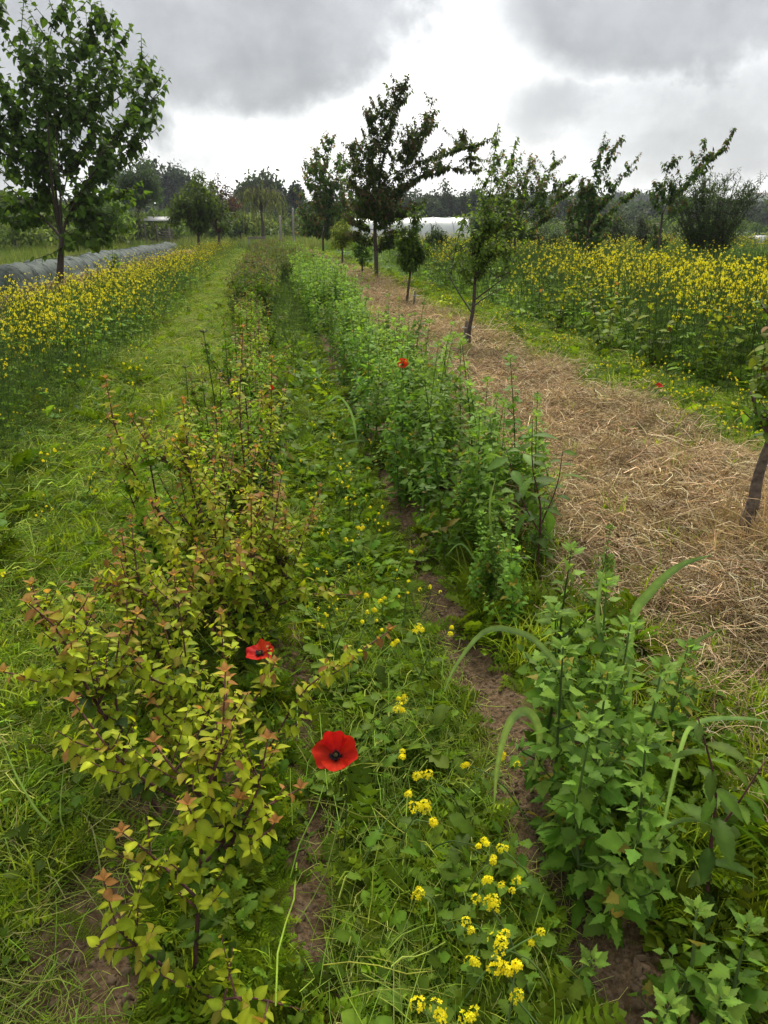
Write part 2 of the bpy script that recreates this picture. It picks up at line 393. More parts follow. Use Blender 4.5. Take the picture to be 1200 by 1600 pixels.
LM_HEART = single_mesh('heart_leaf', HEART); LM_LOBED = single_mesh('lobed_leaf', LOBED); LM_SAW = single_mesh('saw_edged_leaf', SAW); LM_ELL = single_mesh('elliptic_leaf', ELLIP)

# ------------------------------------------------------------------ scatter (uncountable ground cover)
def scatter(name, protos, pts, rotz, scl, label, cat, tilt=.12, tint=None):
    n = len(pts); me = bpy.data.meshes.new(name); me.vertices.add(n); me.vertices.foreach_set('co', np.asarray(pts, np.float32).ravel())
    rot = np.stack((rng.normal(0, tilt, n), rng.normal(0, tilt, n), rotz), 1).astype(np.float32)
    a = me.attributes.new('rot', 'FLOAT_VECTOR', 'POINT'); a.data.foreach_set('vector', rot.ravel())
    a = me.attributes.new('scl', 'FLOAT', 'POINT'); a.data.foreach_set('value', np.asarray(scl, np.float32))
    a = me.attributes.new('pick', 'INT', 'POINT'); a.data.foreach_set('value', rng.integers(0, len(protos), n).astype(np.int32))
    o = bpy.data.objects.new(name, me); COL.objects.link(o); tag(o, label, cat, kind='stuff')
    c = bpy.data.collections.new(name+'_kinds')
    for p in protos: c.objects.link(p)
    g = bpy.data.node_groups.new(name+'_spread', 'GeometryNodeTree')
    g.interface.new_socket('Geometry', in_out='INPUT', socket_type='NodeSocketGeometry'); g.interface.new_socket('Geometry', in_out='OUTPUT', socket_type='NodeSocketGeometry')
    N = g.nodes.new; L = g.links.new
    gi = N('NodeGroupInput'); go = N('NodeGroupOutput'); ip = N('GeometryNodeInstanceOnPoints'); ci = N('GeometryNodeCollectionInfo')
    ci.inputs[0].default_value = c; ci.inputs[1].default_value = True; ci.inputs[2].default_value = True
    def na(nm, ty):
        q = N('GeometryNodeInputNamedAttribute'); q.data_type = ty; q.inputs[0].default_value = nm; return q.outputs[0]
    L(gi.outputs[0], ip.inputs['Points']); L(ci.outputs[0], ip.inputs['Instance']); ip.inputs['Pick Instance'].default_value = True
    L(na('pick', 'INT'), ip.inputs['Instance Index']); L(na('rot', 'FLOAT_VECTOR'), ip.inputs['Rotation']); L(na('scl', 'FLOAT'), ip.inputs['Scale'])
    L(ip.outputs[0], go.inputs[0])
    md = o.modifiers.new('spread', 'NODES'); md.node_group = g
    return o
def proto(name, mb, mat):
    o = bpy.data.objects.new(name, mb.mesh(name, mat)); return o
def depth_pts(x0, x1, y0, y1, n, pw=1.6, wob=0.0):
    """points in a strip, thinning out with distance"""
    t = rng.uniform(0, 1, n); a = 1-pw
    y = (y0**a+(y1**a-y0**a)*t)**(1/a) if abs(a) > 1e-6 else y0*(y1/y0)**t
    x = rng.uniform(x0, x1, n)+wob*(np.sin(y*1.3)+np.sin(y*3.1+1))*.5
    return x, y

# ------------------------------------------------------------------ ground
def sm(a, b, x):
    t = np.clip((x-a)/(b-a), 0, 1); return t*t*(3-2*t)
def vnoise(x, y, s, seed=0):
    x = np.asarray(x)*s; y = np.asarray(y)*s; xi = np.floor(x).astype(int); yi = np.floor(y).astype(int); fx = x-xi; fy = y-yi
    fx = fx*fx*(3-2*fx); fy = fy*fy*(3-2*fy)
    def h(a, b): return np.mod(np.sin(a*127.1+b*311.7+seed*74.7)*43758.5453, 1)
    return (h(xi, yi)*(1-fx)+h(xi+1, yi)*fx)*(1-fy)+(h(xi, yi+1)*(1-fx)+h(xi+1, yi+1)*fx)*fy
def gz(x, y):
    x = np.asarray(x, float); y = np.asarray(y, float)
    near = 1-sm(20, 60, np.hypot(x, y))
    z = .05*sm(1.2, 1.7, x)*(1-sm(2.9, 3.6, x))                      # mulched bed
    z = z+.05*(vnoise(x, y, 1.3)-.5)+.035*(vnoise(x, y, 5, 3)-.5)+.022*(vnoise(x, y, 17, 5)-.5)
    z = z+.15*sm(1.3, 1.8, x)*(1-sm(2.9, 3.4, x))*(vnoise(x, y, 1.9, 8)-.4)+.07*sm(1.3, 1.8, x)*(1-sm(2.9, 3.4, x))*(vnoise(x, y, 5.3, 9)-.5)
    z = z-.05*np.exp(-((x-.63)/.12)**2)-.03*np.exp(-((x-.08)/.1)**2)
    return z*near
def axis(lo, hi, fine, f0, f1, grow):
    v = list(np.arange(f0, f1, fine)); s = fine; q = f1
    while q < hi: v.append(q); s *= grow; q += s
    v.append(hi); s = fine; q = f0-fine
    while q > lo: v.insert(0, q); s *= grow; q -= s
    v.insert(0, lo); return np.array(v)
def build_ground():
    xs = axis(-900, 900, .035, -1.6, 3.6, 1.12); ys = axis(-30, 1500, .035, .6, 5.5, 1.06)
    X, Y = np.meshgrid(xs, ys); Z = gz(X, Y)
    V = np.stack((X, Y, Z), 2).reshape(-1, 3); nx, ny = len(xs), len(ys)
    i = (np.arange(ny-1)[:, None]*nx+np.arange(nx-1)[None]).ravel()
    Fc = np.concatenate((np.stack((i, i+1, i+nx+1), 1), np.stack((i, i+nx+1, i+nx), 1)))
    x, y = V[:, 0], V[:, 1]
    strw = np.maximum(sm(1.1, 1.5, x)*(1-sm(3.1, 3.6, x))*(1-sm(70, 90, y)), sm(-6.3, -5.9, x)*(1-sm(-4.0, -3.4, x))*(1-sm(70, 90, y)))
    green = np.maximum(np.maximum(1-sm(-1.0, -.55, x), sm(3.2, 3.6, x)), sm(55, 70, y)); green = green*(1-strw)
    green = np.maximum(green, sm(.12, .22, x)*(1-sm(.46, .56, x))*.75)
    C = np.stack((strw, green, 0*x), 1)
    o = bpy.data.objects.new('ground', mesh_arrays('ground', V, Fc, C, GROUND)); COL.objects.link(o); o['kind'] = 'structure'
build_ground()

# ------------------------------------------------------------------ colours
LIME = np.array((.30, .365, .020)); MID = np.array((.105, .185, .016)); DARK = np.array((.050, .090, .020)); BRONZE = np.array((.31, .17, .045))
CHG = np.array((.088, .205, .012)); CHL = np.array((.18, .30, .045)); FERNC = np.array((.19, .30, .014)); GRASSC = np.array((.28, .38, .025))
YEL = np.array((.78, .70, .02)); STEMR = np.array((.085, .032, .026)); STEMG = np.array((.13, .20, .06)); TRK = np.array((.062, .046, .034))
STR = np.array((.48, .37, .21))

# ------------------------------------------------------------------ ground-cover kinds
def fern_clump(n=11, size=.2, col=FERNC, tpl=FERN, up=.7):
    mb = MB(); az = rng.uniform(0, 2*PI, n); el = rng.uniform(.15, up*1.3, n)
    D = np.stack((np.cos(az)*np.cos(el), np.sin(az)*np.cos(el), np.sin(el)), 1)
    L = np.concatenate((rng.normal(0, .04, (n, 2)), np.zeros((n, 1))), 1)
    mb.many(tpl, frames(D, np.tile((0, 0, 1.0), (n, 1))+rng.normal(0, .2, (n, 3)), size*rng.uniform(.6, 1.2, n)), L, jit(col, n, .3)); return mb
def blade(mb, base, az, length, w, lean, col, seg=4, flat=0):
    t = np.linspace(0, 1, seg+1); d = np.array((math.cos(az), math.sin(az))); s = np.array((-d[1], d[0]))
    a = lean*t; hx = length*np.cumsum(np.concatenate(([0], np.sin((a[1:]+a[:-1])/2)/seg))); hz = length*np.cumsum(np.concatenate(([0], np.cos((a[1:]+a[:-1])/2)/seg)))
    V = []
    for i in range(seg+1):
        ww = w*(1-t[i]**2)*.5+.0004; c = (base[0]+d[0]*hx[i], base[1]+d[1]*hx[i])
        V += [(c[0]-s[0]*ww, c[1]-s[1]*ww, base[2]+hz[i]), (c[0]+s[0]*ww, c[1]+s[1]*ww, base[2]+hz[i])]
    Fc = []
    for i in range(seg): a_ = 2*i; Fc += [(a_, a_+1, a_+3), (a_, a_+3, a_+2)]
    mb.add(V, Fc, col)
def grass_tuft(n=26, h=.18, r=.07, col=GRASSC, w=.005):
    mb = MB()
    for k in range(n):
        a = rng.uniform(0, 6.3); q = r*math.sqrt(rng.uniform())
        blade(mb, (q*math.cos(a), q*math.sin(a), 0), rng.uniform(0, 6.3), h*rng.uniform(.5, 1.25), w*rng.uniform(.7, 1.4), rng.uniform(.4, 1.9), jit(col, 1, .3)[0])
    return mb
def strands(n, r, length, w, cols, zmax, curl=.5, tilt=.25, flow=None, seg=5):
    """lying stalks: thin three-sided rods"""
    mb = MB()
    for k in range(n):
        c = np.array((rng.normal(0, r), rng.normal(0, r), rng.uniform(.0, zmax))); a = rng.uniform(0, 2*PI) if flow is None else rng.normal(flow, .55)
        L = length*rng.uniform(.4, 1.3); b = rng.normal(0, curl); tl = rng.normal(0, tilt); P = []
        for t in np.linspace(-.5, .5, seg):
            an = a+b*t; P.append(c+L*t*np.array((math.cos(an)*math.cos(tl), math.sin(an)*math.cos(tl), math.sin(tl)))+np.array((0, 0, .02*math.sin(t*6+k))))
        P = np.array(P); P[:, 2] = np.maximum(P[:, 2], .002)
        col = cols[rng.integers(len(cols))]
        mb.tube(P, w*rng.uniform(.6, 1.4), jit(col, 1, .25)[0], 3, cap=False)
    return mb
def small_leaves(n, r, h, size, tpl, col, up=.5, stems=True):
    mb = MB(); a = rng.uniform(0, 6.3, n); q = r*np.sqrt(rng.uniform(0, 1, n))
    L = np.stack((q*np.cos(a), q*np.sin(a), h*rng.uniform(.1, 1, n)), 1); az = rng.uniform(0, 6.3, n); el = rng.normal(up, .4, n)
    D = np.stack((np.cos(az)*np.cos(el), np.sin(az)*np.cos(el), np.sin(el)), 1)
    mb.many(tpl, frames(D, np.tile((0, 0, 1.0), (n, 1))+rng.normal(0, .3, (n, 3)), size*rng.uniform(.6, 1.3, n)), L, jit(col, n, .3))
    if stems:
        for k in range(0, n, 3): mb.tube([(L[k, 0]*.5, L[k, 1]*.5, 0), L[k]], [.002, .001], STEMG, 3, cap=False)
    return mb
def flower_head(mb, c, r, n=16, mi=0, fs=.010, petals=True, axis_=(0, 0, 1), tallness=1.0):
    """a domed cluster of four-petalled yellow flowers"""
    c = np.asarray(c, float); ax = unit(np.asarray(axis_, float))
    for k in range(n):
        a = k*2.4+rng.uniform(-.3, .3); e = math.acos(1-.95*(k+.5)/n)
        d = np.array((math.cos(a)*math.sin(e), math.sin(a)*math.sin(e), math.cos(e)*.9)); p = c+r*d*rng.uniform(.7, 1.3)*(1, 1, tallness)
        if petals:
            x = unit(np.cross(d, (.3, .5, .9))); y = np.cross(d, x); o = rng.uniform(0, 1.6); col = jit(YEL, 1, .12)[0]
            for j in range(4):
                t = o+j*PI/2; u_ = math.cos(t)*x+math.sin(t)*y; w = -math.sin(t)*x+math.cos(t)*y
                V = [p, p+fs*(.62*u_+.42*w+.12*d), p+fs*(1.0*u_+.18*w+.2*d), p+fs*(1.0*u_-.18*w+.2*d), p+fs*(.62*u_-.42*w+.12*d)]
                mb.add(V, [(0, 1, 2), (0, 2, 3), (0, 3, 4)], col, mi)
        else:
            x = unit(np.cross(d, (.3, .5, .9))); y = np.cross(d, x)
            mb.add([p-fs*x, p+fs*y*.9, p+fs*x, p-fs*y*.9], [(0, 1, 2), (0, 2, 3)], jit(YEL, 1, .15)[0], mi)
    return mb
def mustard_mesh(h=.8, nb=7, leafn=16, heads=True, lean=.12, petals=False, hr=.015):
    """one upright mustard plant: branching stem, lobed leaves, yellow heads"""
    mb = MB(); top = np.array((rng.normal(0, lean)*h, rng.normal(0, lean)*h, h))
    P = spline([(0, 0, 0), top*.5+np.append(rng.normal(0, .03, 2), 0), top], 7); mb.tube(P, np.linspace(.006, .002, 7), STEMG, 4, 0, False)
    lv = Leaves()
    tips = [top]
    for k in range(nb):
        t = rng.uniform(.35, .9); b = P[int(t*6)]; a = rng.uniform(0, 6.3); L = h*(1.05-t)*rng.uniform(.6, 1.0)
        e = b+np.array((math.cos(a)*L*.45, math.sin(a)*L*.45, L*.85)); q = spline([b, (b+e)/2+np.array((math.cos(a), math.sin(a), -.3))*L*.12, e], 4)
        mb.tube(q, np.linspace(.003, .0012, 4), STEMG, 3, 0, False); tips.append(e)
    for k in range(leafn):
        t = rng.uniform(0, 1)**1.1*.85; b = P[min(6, int(t*6))]; a = rng.uniform(0, 6.3)
        lv.add(b, (math.cos(a), math.sin(a), .35-.5*rng.uniform()), (0, 0, 1), h*.22*(1.1-t)*rng.uniform(.6, 1.2), jit((.17, .285, .020), 1, .35)[0])
    lv.bake(mb, LOBED if leafn < 30 else FERN_S)
    if heads:
        for e in tips:
            if rng.uniform() < .72: flower_head(mb, e, hr*rng.uniform(.5, 1.3), int(rng.integers(3, 11)), 1, .0075, petals, tallness=rng.uniform(1, 2.4))
    return mb
protos = {}
protos['fern'] = [proto('fern_clump', fern_clump(rng.integers(9, 14), s_, FERNC*q), FOL) for s_, q in ((.11, 1), (.13, .8), (.09, 1.2))]
protos['pinn'] = [proto('pinnate_clump', fern_clump(int(rng.integers(8, 13)), s_, FERNC*q, PINN, u_), FOL) for s_, q, u_ in ((.12, 1, .6), (.14, .75, .7), (.10, 1.2, .5), (.13, .55, .7))]
protos['stalk'] = [proto('leaning_stalks', strands(18, .09, .24, .0013, [(.28, .38, .05), (.38, .45, .10), (.18, .30, .03)], .09, .35, .15, PI/2), FOL) for k in range(3)]
protos['fern_dark'] = [proto('fern_clump_dark', fern_clump(12, s_, FERNC*q, PINN, .95), FOL) for s_, q in ((.2, .45), (.16, .6))]
protos['tuft'] = [proto('grass_tuft', grass_tuft(24, h_, .06, c_), FOL) for h_, c_ in ((.16, GRASSC), (.22, GRASSC*.8), (.12, GRASSC*(1.2, 1.1, .9)))]
CUT = [(.40, .46, .10), (.30, .40, .06), (.20, .32, .04), (.48, .48, .18)]
protos['short'] = [proto('short_grass', grass_tuft(30, h_, .07, c_, .004), FOL) for h_, c_ in ((.07, GRASSC), (.10, GRASSC*.8), (.06, GRASSC*(1.2, 1.1, .9)))]
protos['cut'] = [proto('cut_stalks', strands(34, .10, .22, .0011, CUT, .035, .9, .12), FOL) for k in range(4)]
STC = [(.58, .46, .26), (.48, .35, .18), (.74, .62, .41), (.35, .25, .13), (.18, .12, .06)]
protos['straw'] = [proto('straw_bundle', strands(60, .10, .22, .00115, STC, .06, .6, .2), STRAWM) for k in range(5)]
protos['straw_far'] = [proto('straw_patch', strands(60, .35, .6, .006, STC, .10, .55, .15, seg=4), STRAWM) for k in range(3)]
protos['dry_tuft'] = [proto('dry_grass', grass_tuft(34, h_, .07, c_, .0035), STRAWM) for h_, c_ in ((.16, np.array((.50, .38, .20))), (.24, np.array((.40, .29, .15))), (.13, np.array((.58, .47, .28))))]
protos['clover'] = [proto('low_leaves', small_leaves(20, .09, .07, .035, SMALL, MID*q, .5), FOL) for q in (1, .8, 1.2)]
protos['lobed'] = [proto('lobed_leaves', small_leaves(9, .08, .08, .065, LOBED, MID*q, .55), FOL) for q in (1, 1.2, .85)]
def clod(r):
    mb = MB(); n = 6; V = []; ph = rng.uniform(0, 6, 3)
    for i in range(n+1):
        for j in range(7):
            e = PI*i/n; a = 2*PI*j/7; k = 1+.35*math.sin(3*a+ph[0]+e*2)*math.sin(e)+.18*rng.normal()
            V.append((r*k*math.sin(e)*math.cos(a), r*k*math.sin(e)*math.sin(a)*.9, r*.65*k*math.cos(e)))
    Fc = []
    for i in range(n):
        for j in range(7):
            p, q = i*7+j, i*7+(j+1) % 7; Fc += [(p, q, q+7), (p, q+7, p+7)]
    mb.add(V, Fc, (1, 1, 1)); return mb
protos['tall'] = [proto('row_weed', mustard_mesh(.75, 6, 34, False), FOL) for k in range(3)]
protos['clod'] = [proto('clod', clod(.02), CLOD) for k in range(4)]
protos['mustard'] = [proto('mustard_plant', mustard_mesh(.8, 6, 34 if k % 2 else 22), [FOL, PETAL]) for k in range(6)]
protos['mustard_low'] = [proto('mustard_low_plant', mustard_mesh(.32, 3, 32 if k % 2 else 12, lean=.5, hr=.011), [FOL, PETAL]) for k in range(4)]
protos['mustard_green'] = [proto('mustard_green_plant', mustard_mesh(.72, 6, 26+8*k, False), FOL) for k in range(3)]

def zed(x, y, dz=-.005): return np.stack((x, y, gz(x, y)+dz), 1)
PATCH = [(*gnd(px, py)[:2], q) for px, py, q in ((95, 1490, .16), (180, 1290, .13), (40, 1570, .15), (150, 1400, .13), (170, 1560, .10), (505, 1330, .10), (490, 1440, .10), (845, 1330, .15), (960, 1550, .16), (725, 1030, .15), (670, 930, .10), (610, 810, .13), (560, 700, .17), (820, 1250, .13), (1000, 1500, .08))]
def bare(x, y):
    m = np.zeros(len(x))
    for px, py, q in PATCH: m = np.maximum(m, 1-sm(.7, 1.25, np.hypot((x-px)*1.25, y-py)/(q*1.4)+.5*(vnoise(x, y, 14, 2)-.5)))
    return m*.97
def spread(name, kinds, parts_, label, cat, tilt=.15, flow=None):
    """parts_: (x0,x1,y0,y1,n,power,wobble,scale near,scale growth per metre)"""
    P = []; Sc = []
    for x0, x1, y0, y1, n, pw, wob, s0, sg in parts_:
        x, y = depth_pts(x0, x1, y0, y1, n, pw, wob)
        if name != 'soil_clods':
            k = rng.uniform(0, 1, n) > bare(x, y); x, y = x[k], y[k]; n = len(x)
        if name == 'straw_mulch':
            k = (x > 1.95-.28*(y-2.0)+.25*(vnoise(x, y, 3, 4)-.5)) | (rng.uniform(0, 1, n) < .16) | (y > 5); x, y = x[k], y[k]; n = len(x)
        P.append(zed(x, y)); Sc.append(np.minimum((s0+sg*y)*np.exp(rng.normal(0, .5, n)), .85) if name == 'soil_clods' else (s0+sg*y)*np.exp(rng.normal(0, .22, n)))
    P = np.concatenate(P); Sc = np.concatenate(Sc)
    pr = [p for k in kinds for p in protos[k]]
    pr = [bpy.data.objects.new(p.name, p.data) for p in pr]
    return scatter(name, pr, P, rng.uniform(0, 6.3, len(P)) if flow is None else rng.normal(flow, .35, len(P)), Sc, label, cat, tilt)
COVER = []
def build_cover():
    spread('mown_grass', ['short', 'short', 'clover', 'pinn', 'fern'],
           [(-1.9, -.5, .8, 9, 6200, 1.5, .08, .7, .05), (-3.2, -1.3, 2.0, 9, 3600, 1.4, .1, .9, .05), (-2.2, -.6, 9, 60, 6000, 1.6, .1, .85, .018),
            (3.2, 4.4, 4, 14, 1700, 1.5, .1, .9, .05), (3.4, 4.7, 14, 70, 2400, 1.7, .1, 1.0, .02)],
           'short green grass and feathery herbs regrowing in the mown lanes', 'grass')
    spread('grass_tufts', ['tuft'], [(-1.9, -.5, .9, 9, 260, 1.4, .08, .6, .05), (-.9, .6, .9, 6, 110, 1.3, .08, .4, .04), (.9, 1.5, .9, 4, 130, 1.2, .08, .6, .04), (.85, 1.3, 2.2, 3.2, 26, 1.0, .03, .6, .10), (1.3, 3.3, 2.5, 14, 160, 1.3, .1, .7, .04)],
           'scattered tufts of longer green grass', 'grass')
    spread('flattened_stalks', ['stalk'], [(.13, .58, .75, 7, 420, 1.4, .03, .6, .06), (-3.1, -1.2, 2.6, 10, 900, 1.3, .1, .9, .06), (-1.3, -.5, .9, 4, 260, 1.3, .05, .6, .06)],
           'pale green stems flattened along the rows', 'stems', .1, .1)
    spread('row_weeds', ['tall'], [(.05, .65, 9, 24, 240, 1.3, .0, .45, .012), (.1, 1.2, 24, 60, 420, 1.4, .0, .9, .0), (1.25, 1.45, 5, 30, 120, 1.3, .05, .4, .01), (-.6, -.3, 9, 40, 120, 1.3, .0, .5, .0)],
           'olive green weeds filling the gap between the rows farther off', 'weeds', .12)
    spread('cut_clippings', ['cut'],
           [(-1.9, -.5, .9, 8, 2600, 1.4, .1, .8, .06), (-3, -1.9, 2.5, 8, 700, 1.4, .1, .8, .06), (-1.9, -.7, 8, 50, 2000, 1.7, .1, 1.2, .03), (.15, .6, .85, 6, 300, 1.4, .04, .6, .05),
            (3.3, 4.5, 4, 16, 1000, 1.5, .1, .9, .07), (-.8, -.4, .9, 2, 110, 1.4, .04, .5, .05)],
           'pale cut stalks lying flat in the mown lanes', 'cuttings', .06)
    spread('lane_herbs', ['fern', 'pinn', 'pinn', 'lobed', 'clover'],
           [(.13, .56, .75, 3.2, 1300, 1.3, .03, .58, .07), (.12, .60, 3.2, 9, 1300, 1.5, .03, .65, .06), (.0, .62, 9, 55, 1500, 1.7, .0, .9, .02),
            (-.5, .12, .8, 2.0, 90, 1.3, .0, .5, .05)],
           'feathery green herbs carpeting the narrow lane between the two hedge rows', 'herbs')
    spread('undergrowth', ['fern_dark', 'fern', 'lobed', 'pinn'],
           [(-.5, .0, .8, 9, 900, 1.4, .05, .42, .05), (.8, 1.4, 1.0, 9, 650, 1.4, .05, .6, .05), (1.2, 1.9, 1.0, 4.0, 900, 1.3, .1, .3, .05), (1.3, 3.3, 2.5, 14, 420, 1.3, .1, .35, .05), (-3.2, -1.4, 3, 9, 700, 1.3, .1, .8, .05)],
           'dark green weeds growing under the saplings and at the edge of the straw', 'weeds')
    spread('edge_green', ['short', 'pinn', 'clover', 'tuft'], [(1.15, 2.2, .9, 3.4, 2100, 1.2, .1, .38, .06), (1.2, 1.75, 3.2, 14, 900, 1.4, .1, .4, .05), (2.8, 3.6, 4, 30, 1500, 1.4, .15, .6, .03), (1.4, 3.3, 3, 24, 620, 1.4, .1, .4, .03)],
           'green grass and weeds creeping into the straw from its edges', 'weeds')
    spread('straw_mulch', ['straw'],
           [(1.4, 3.1, 2.2, 12, 4500, 1.3, .1, .85, .055), (1.3, 1.9, .9, 2.6, 420, 1.2, .05, .6, .1), (1.5, 3.2, 12, 30, 1700, 1.6, .1, 1.0, .03), (-6.2, -3.5, 8, 32, 2000, 1.5, .1, 1.0, .02)],
           'dry brown straw mulch lying loose on the tree beds', 'straw', .12)
    spread('dry_grass', ['dry_tuft'], [(1.8, 3.2, 2.3, 10, 330, 1.3, .1, .6, .05), (2.2, 2.5, 2.95, 3.35, 60, 1.0, .0, .8, .1), (1.4, 3.2, 10, 26, 160, 1.4, .1, .9, .03)],
           'standing tufts of dead dry grass in the straw', 'dry grass', .3)
    spread('straw_mulch_beyond', ['straw_far'], [(1.4, 3.4, 22, 75, 500, 1.5, .1, .9, .0), (-6.2, -3.6, 22, 75, 500, 1.5, .1, .8, .0)],
           'dry straw on the far stretch of the tree beds', 'straw', .05)
    spread('soil_clods', ['clod'],
           [(.54, .80, .8, 7, 4200, 1.5, .03, .24, .06), (-.04, .14, .8, 4, 1700, 1.5, .02, .26, .05), (-.9, -.3, .9, 2.6, 1600, 1.4, .02, .26, .05), (.6, 1.0, .8, 2, 900, 1.2, .02, .26, .06)],
           'crumbs and clods of brown soil along the bare furrows', 'soil', .8)
build_cover()

def mustard_stands():
    # left strip: lower and lodged near the camera, upright and yellow farther on
    P = []; Sc = []
    x, y = depth_pts(-3.7, -1.75, 5.2, 58, 2900, 1.45, .12); s = np.clip(.50+.055*y, 0, 1.05)*(1-.45*sm(-2.35, -1.8, x)); P = zed(x, y); s = s*rng.uniform(.7, 1.2, len(s))
    dr = vnoise(x, y, .8, 3)*.5+vnoise(x, y, 2.7, 5)*.5+.10*sm(7, 12, y)+.12*sm(14, 30, y)-.25*sm(-2.5, -1.9, x)*(1-sm(14, 30, y))-.18*(1-sm(5, 8, y))+rng.normal(0, .05, len(x)); fl = dr > .50
    for q, ks, nm, l in ((fl, protos['mustard'], 'flowering_mustard_strip', 'yellow flowering mustard in a long strip beside the mown lane on the left'), (~fl, protos['mustard_green']+protos['tall'], 'green_mustard_strip', 'leafy green mustard not in flower between the flowering plants on the left')):
        pr = [bpy.data.objects.new('strip_plant', p.data) for p in ks]
        scatter(nm, pr, P[q], rng.uniform(0, 6.3, q.sum()), s[q]*(1 if nm[0] == 'f' else .9), l, 'mustard', .15)
    x, y = depth_pts(-3.2, -1.15, 2.8, 10, 420, 1.2, .1); k = rng.uniform(0, 1, len(x)) > .8*sm(-2.4, -1.6, x); x, y = x[k], y[k]; P = zed(x, y)
    x2, y2 = depth_pts(3.3, 4.5, 4.5, 24, 260, 1.4, .1); x3, y3 = depth_pts(.12, .6, 2.4, 14, 80, 1.3, .02)
    P = np.concatenate((P, zed(x2, y2), zed(x3, y3)))
    Sc = np.concatenate((rng.uniform(.5, 1.2, len(x)), rng.uniform(.6, 1.0, len(x2)), rng.uniform(.4, .8, len(x3))))
    pr = [bpy.data.objects.new('low_mustard', p.data) for p in protos['mustard_low']]
    scatter('low_mustard', pr, P, rng.uniform(0, 6.3, len(P)), Sc, 'low leaning mustard with small yellow heads in the mown lanes', 'mustard', .25)
    # right field: tall green stand with yellow on top, flowering in drifts
    P = []; Sc = []
    for x0, x1, y0, y1, n, sc in ((4.5, 9, 5.5, 14, 1700, 1.4), (4.6, 14, 14, 30, 2400, 1.45), (5, 38, 30, 75, 2800, 1.55)):
        x, y = depth_pts(x0, x1, y0, y1, n, 1.2, .1); P.append(zed(x, y)); Sc.append(sc*rng.uniform(.72, 1.15, n)*(1-.3*sm(.7, .2, x-4.4)))
    P = np.concatenate(P); Sc = np.concatenate(Sc)
    drift = vnoise(P[:, 0], P[:, 1], .35, 4)*.6+vnoise(P[:, 0], P[:, 1], 1.1, 6)*.4+.0055*P[:, 1]+.10*sm(4.5, 6.5, P[:, 0])+rng.normal(0, .07, len(P)); fl = drift > .755
    for q, ks, nm, l in ((fl, protos['mustard'], 'tall_mustard_field', 'tall mustard with yellow flower tops in drifts over the right hand field'), (~fl, protos['mustard_green']+protos['tall'], 'tall_green_field', 'tall green plants not in flower filling the right hand field')):
        pr = [bpy.data.objects.new('tall_plant', p.data) for p in ks]
        scatter(nm, pr, P[q], rng.uniform(0, 6.3, q.sum()), Sc[q], l, 'mustard', .10)
    # meadow on the far left, behind the netting, and rough grass at the end of the rows
    mb = [proto('meadow_tuft', grass_tuft(40, .55, .25, c, .012), FOL) for c in ((.12, .18, .03), (.09, .15, .025), (.17, .19, .05))]
    P = []; Sc = []
    for x0, x1, y0, y1, n, s0 in ((-26, -8, 14, 60, 2600, 1.0), (-45, 20, 60, 140, 3000, 1.5), (12, 60, 75, 150, 1200, 1.5)):
        x, y = depth_pts(x0, x1, y0, y1, n, 1.2); P.append(zed(x, y)); Sc.append(s0*rng.uniform(.7, 1.4, n))
    P = np.concatenate(P); Sc = np.concatenate(Sc)
    scatter('meadow', mb, P, rng.uniform(0, 6.3, len(P)), Sc, 'rough green meadow behind the netted row and at the far end of the field', 'meadow')
mustard_stands()

# ------------------------------------------------------------------ hedge saplings with lime leaves and bronze tips
def sap_col(t, vig=1.0):
    u_ = rng.uniform()
    if t > .86: return BRONZE*(.7+.5*u_) if u_ < .65 else LIME*.7+BRONZE*.4
    if t > .55: return LIME*(.8+.4*u_) if u_ < .84 else LIME*.55+BRONZE*.5
    if t > .3: return LIME*.75+MID*.2 if u_ < .6 else MID*.8
    return MID*.6 if u_ < .5 else DARK*1.0
def shoot(mb, lv, path, r0, step=.0135, size=.043, side=True, n=10, gap=.048):
    P = spline(path, n); mb.tube(P, np.linspace(r0, .0016, n), np.array([STEMR*(.6+.9*(i//6)/(n-1)) for i in range(n*6)]), 6)
    lv.along(P, step, size, sap_col, hang=.25, t0=.12, taper=.35)
    L = np.sum(np.linalg.norm(np.diff(P, axis=0), axis=1))
    if side:
        for k in range(int(L/gap)):
            t = rng.uniform(.1, .85); i = t*(n-1); b = P[int(i)]; T = unit(P[min(int(i)+1, n-1)]-P[max(int(i)-1, 0)])
            a = rng.uniform(0, 6.3); d = unit(np.array((math.cos(a), math.sin(a), .35))+T*.6); l = rng.uniform(.05, .16)*(1.15-t*.6)
            q = spline([b, b+d*l*.5, b+d*l+np.array((0, 0, l*.25))], 4); mb.tube(q, np.linspace(.0025, .001, 4), STEMR*1.2, 4, cap=False)
            lv.along(q, .011, size*.85, lambda s_, t=t: sap_col(min(.95, .3+.35*t+.35*s_)), t0=.15, taper=.3)
    # bronze rosette at the tip
    for k in range(4):
        a = k*1.7; lv.add(P[-1], (math.cos(a)*.6, math.sin(a)*.6, .8), (0, 0, 1), size*.55, BRONZE*rng.uniform(.7, 1.2))
SAPG = 'young lime leaved saplings of the near hedge row'
def sapling_paths(h, n):
    ps = []
    for k in range(n):
        a = rng.uniform(0, 6.3); sp = rng.uniform(.08, .32) if k else .06; hh = h*(1 if k == 0 else rng.uniform(.55, .95)); z0 = 0 if k == 0 else rng.uniform(.02, .3)*h
        d = np.array((math.cos(a), math.sin(a), 0))
        ps.append([(0, 0, z0), d*sp*.5+(0, 0, z0+(hh-z0)*.45), d*sp*.85+(0, 0, z0+(hh-z0)*.8), d*sp+(0, 0, hh)])
    return ps
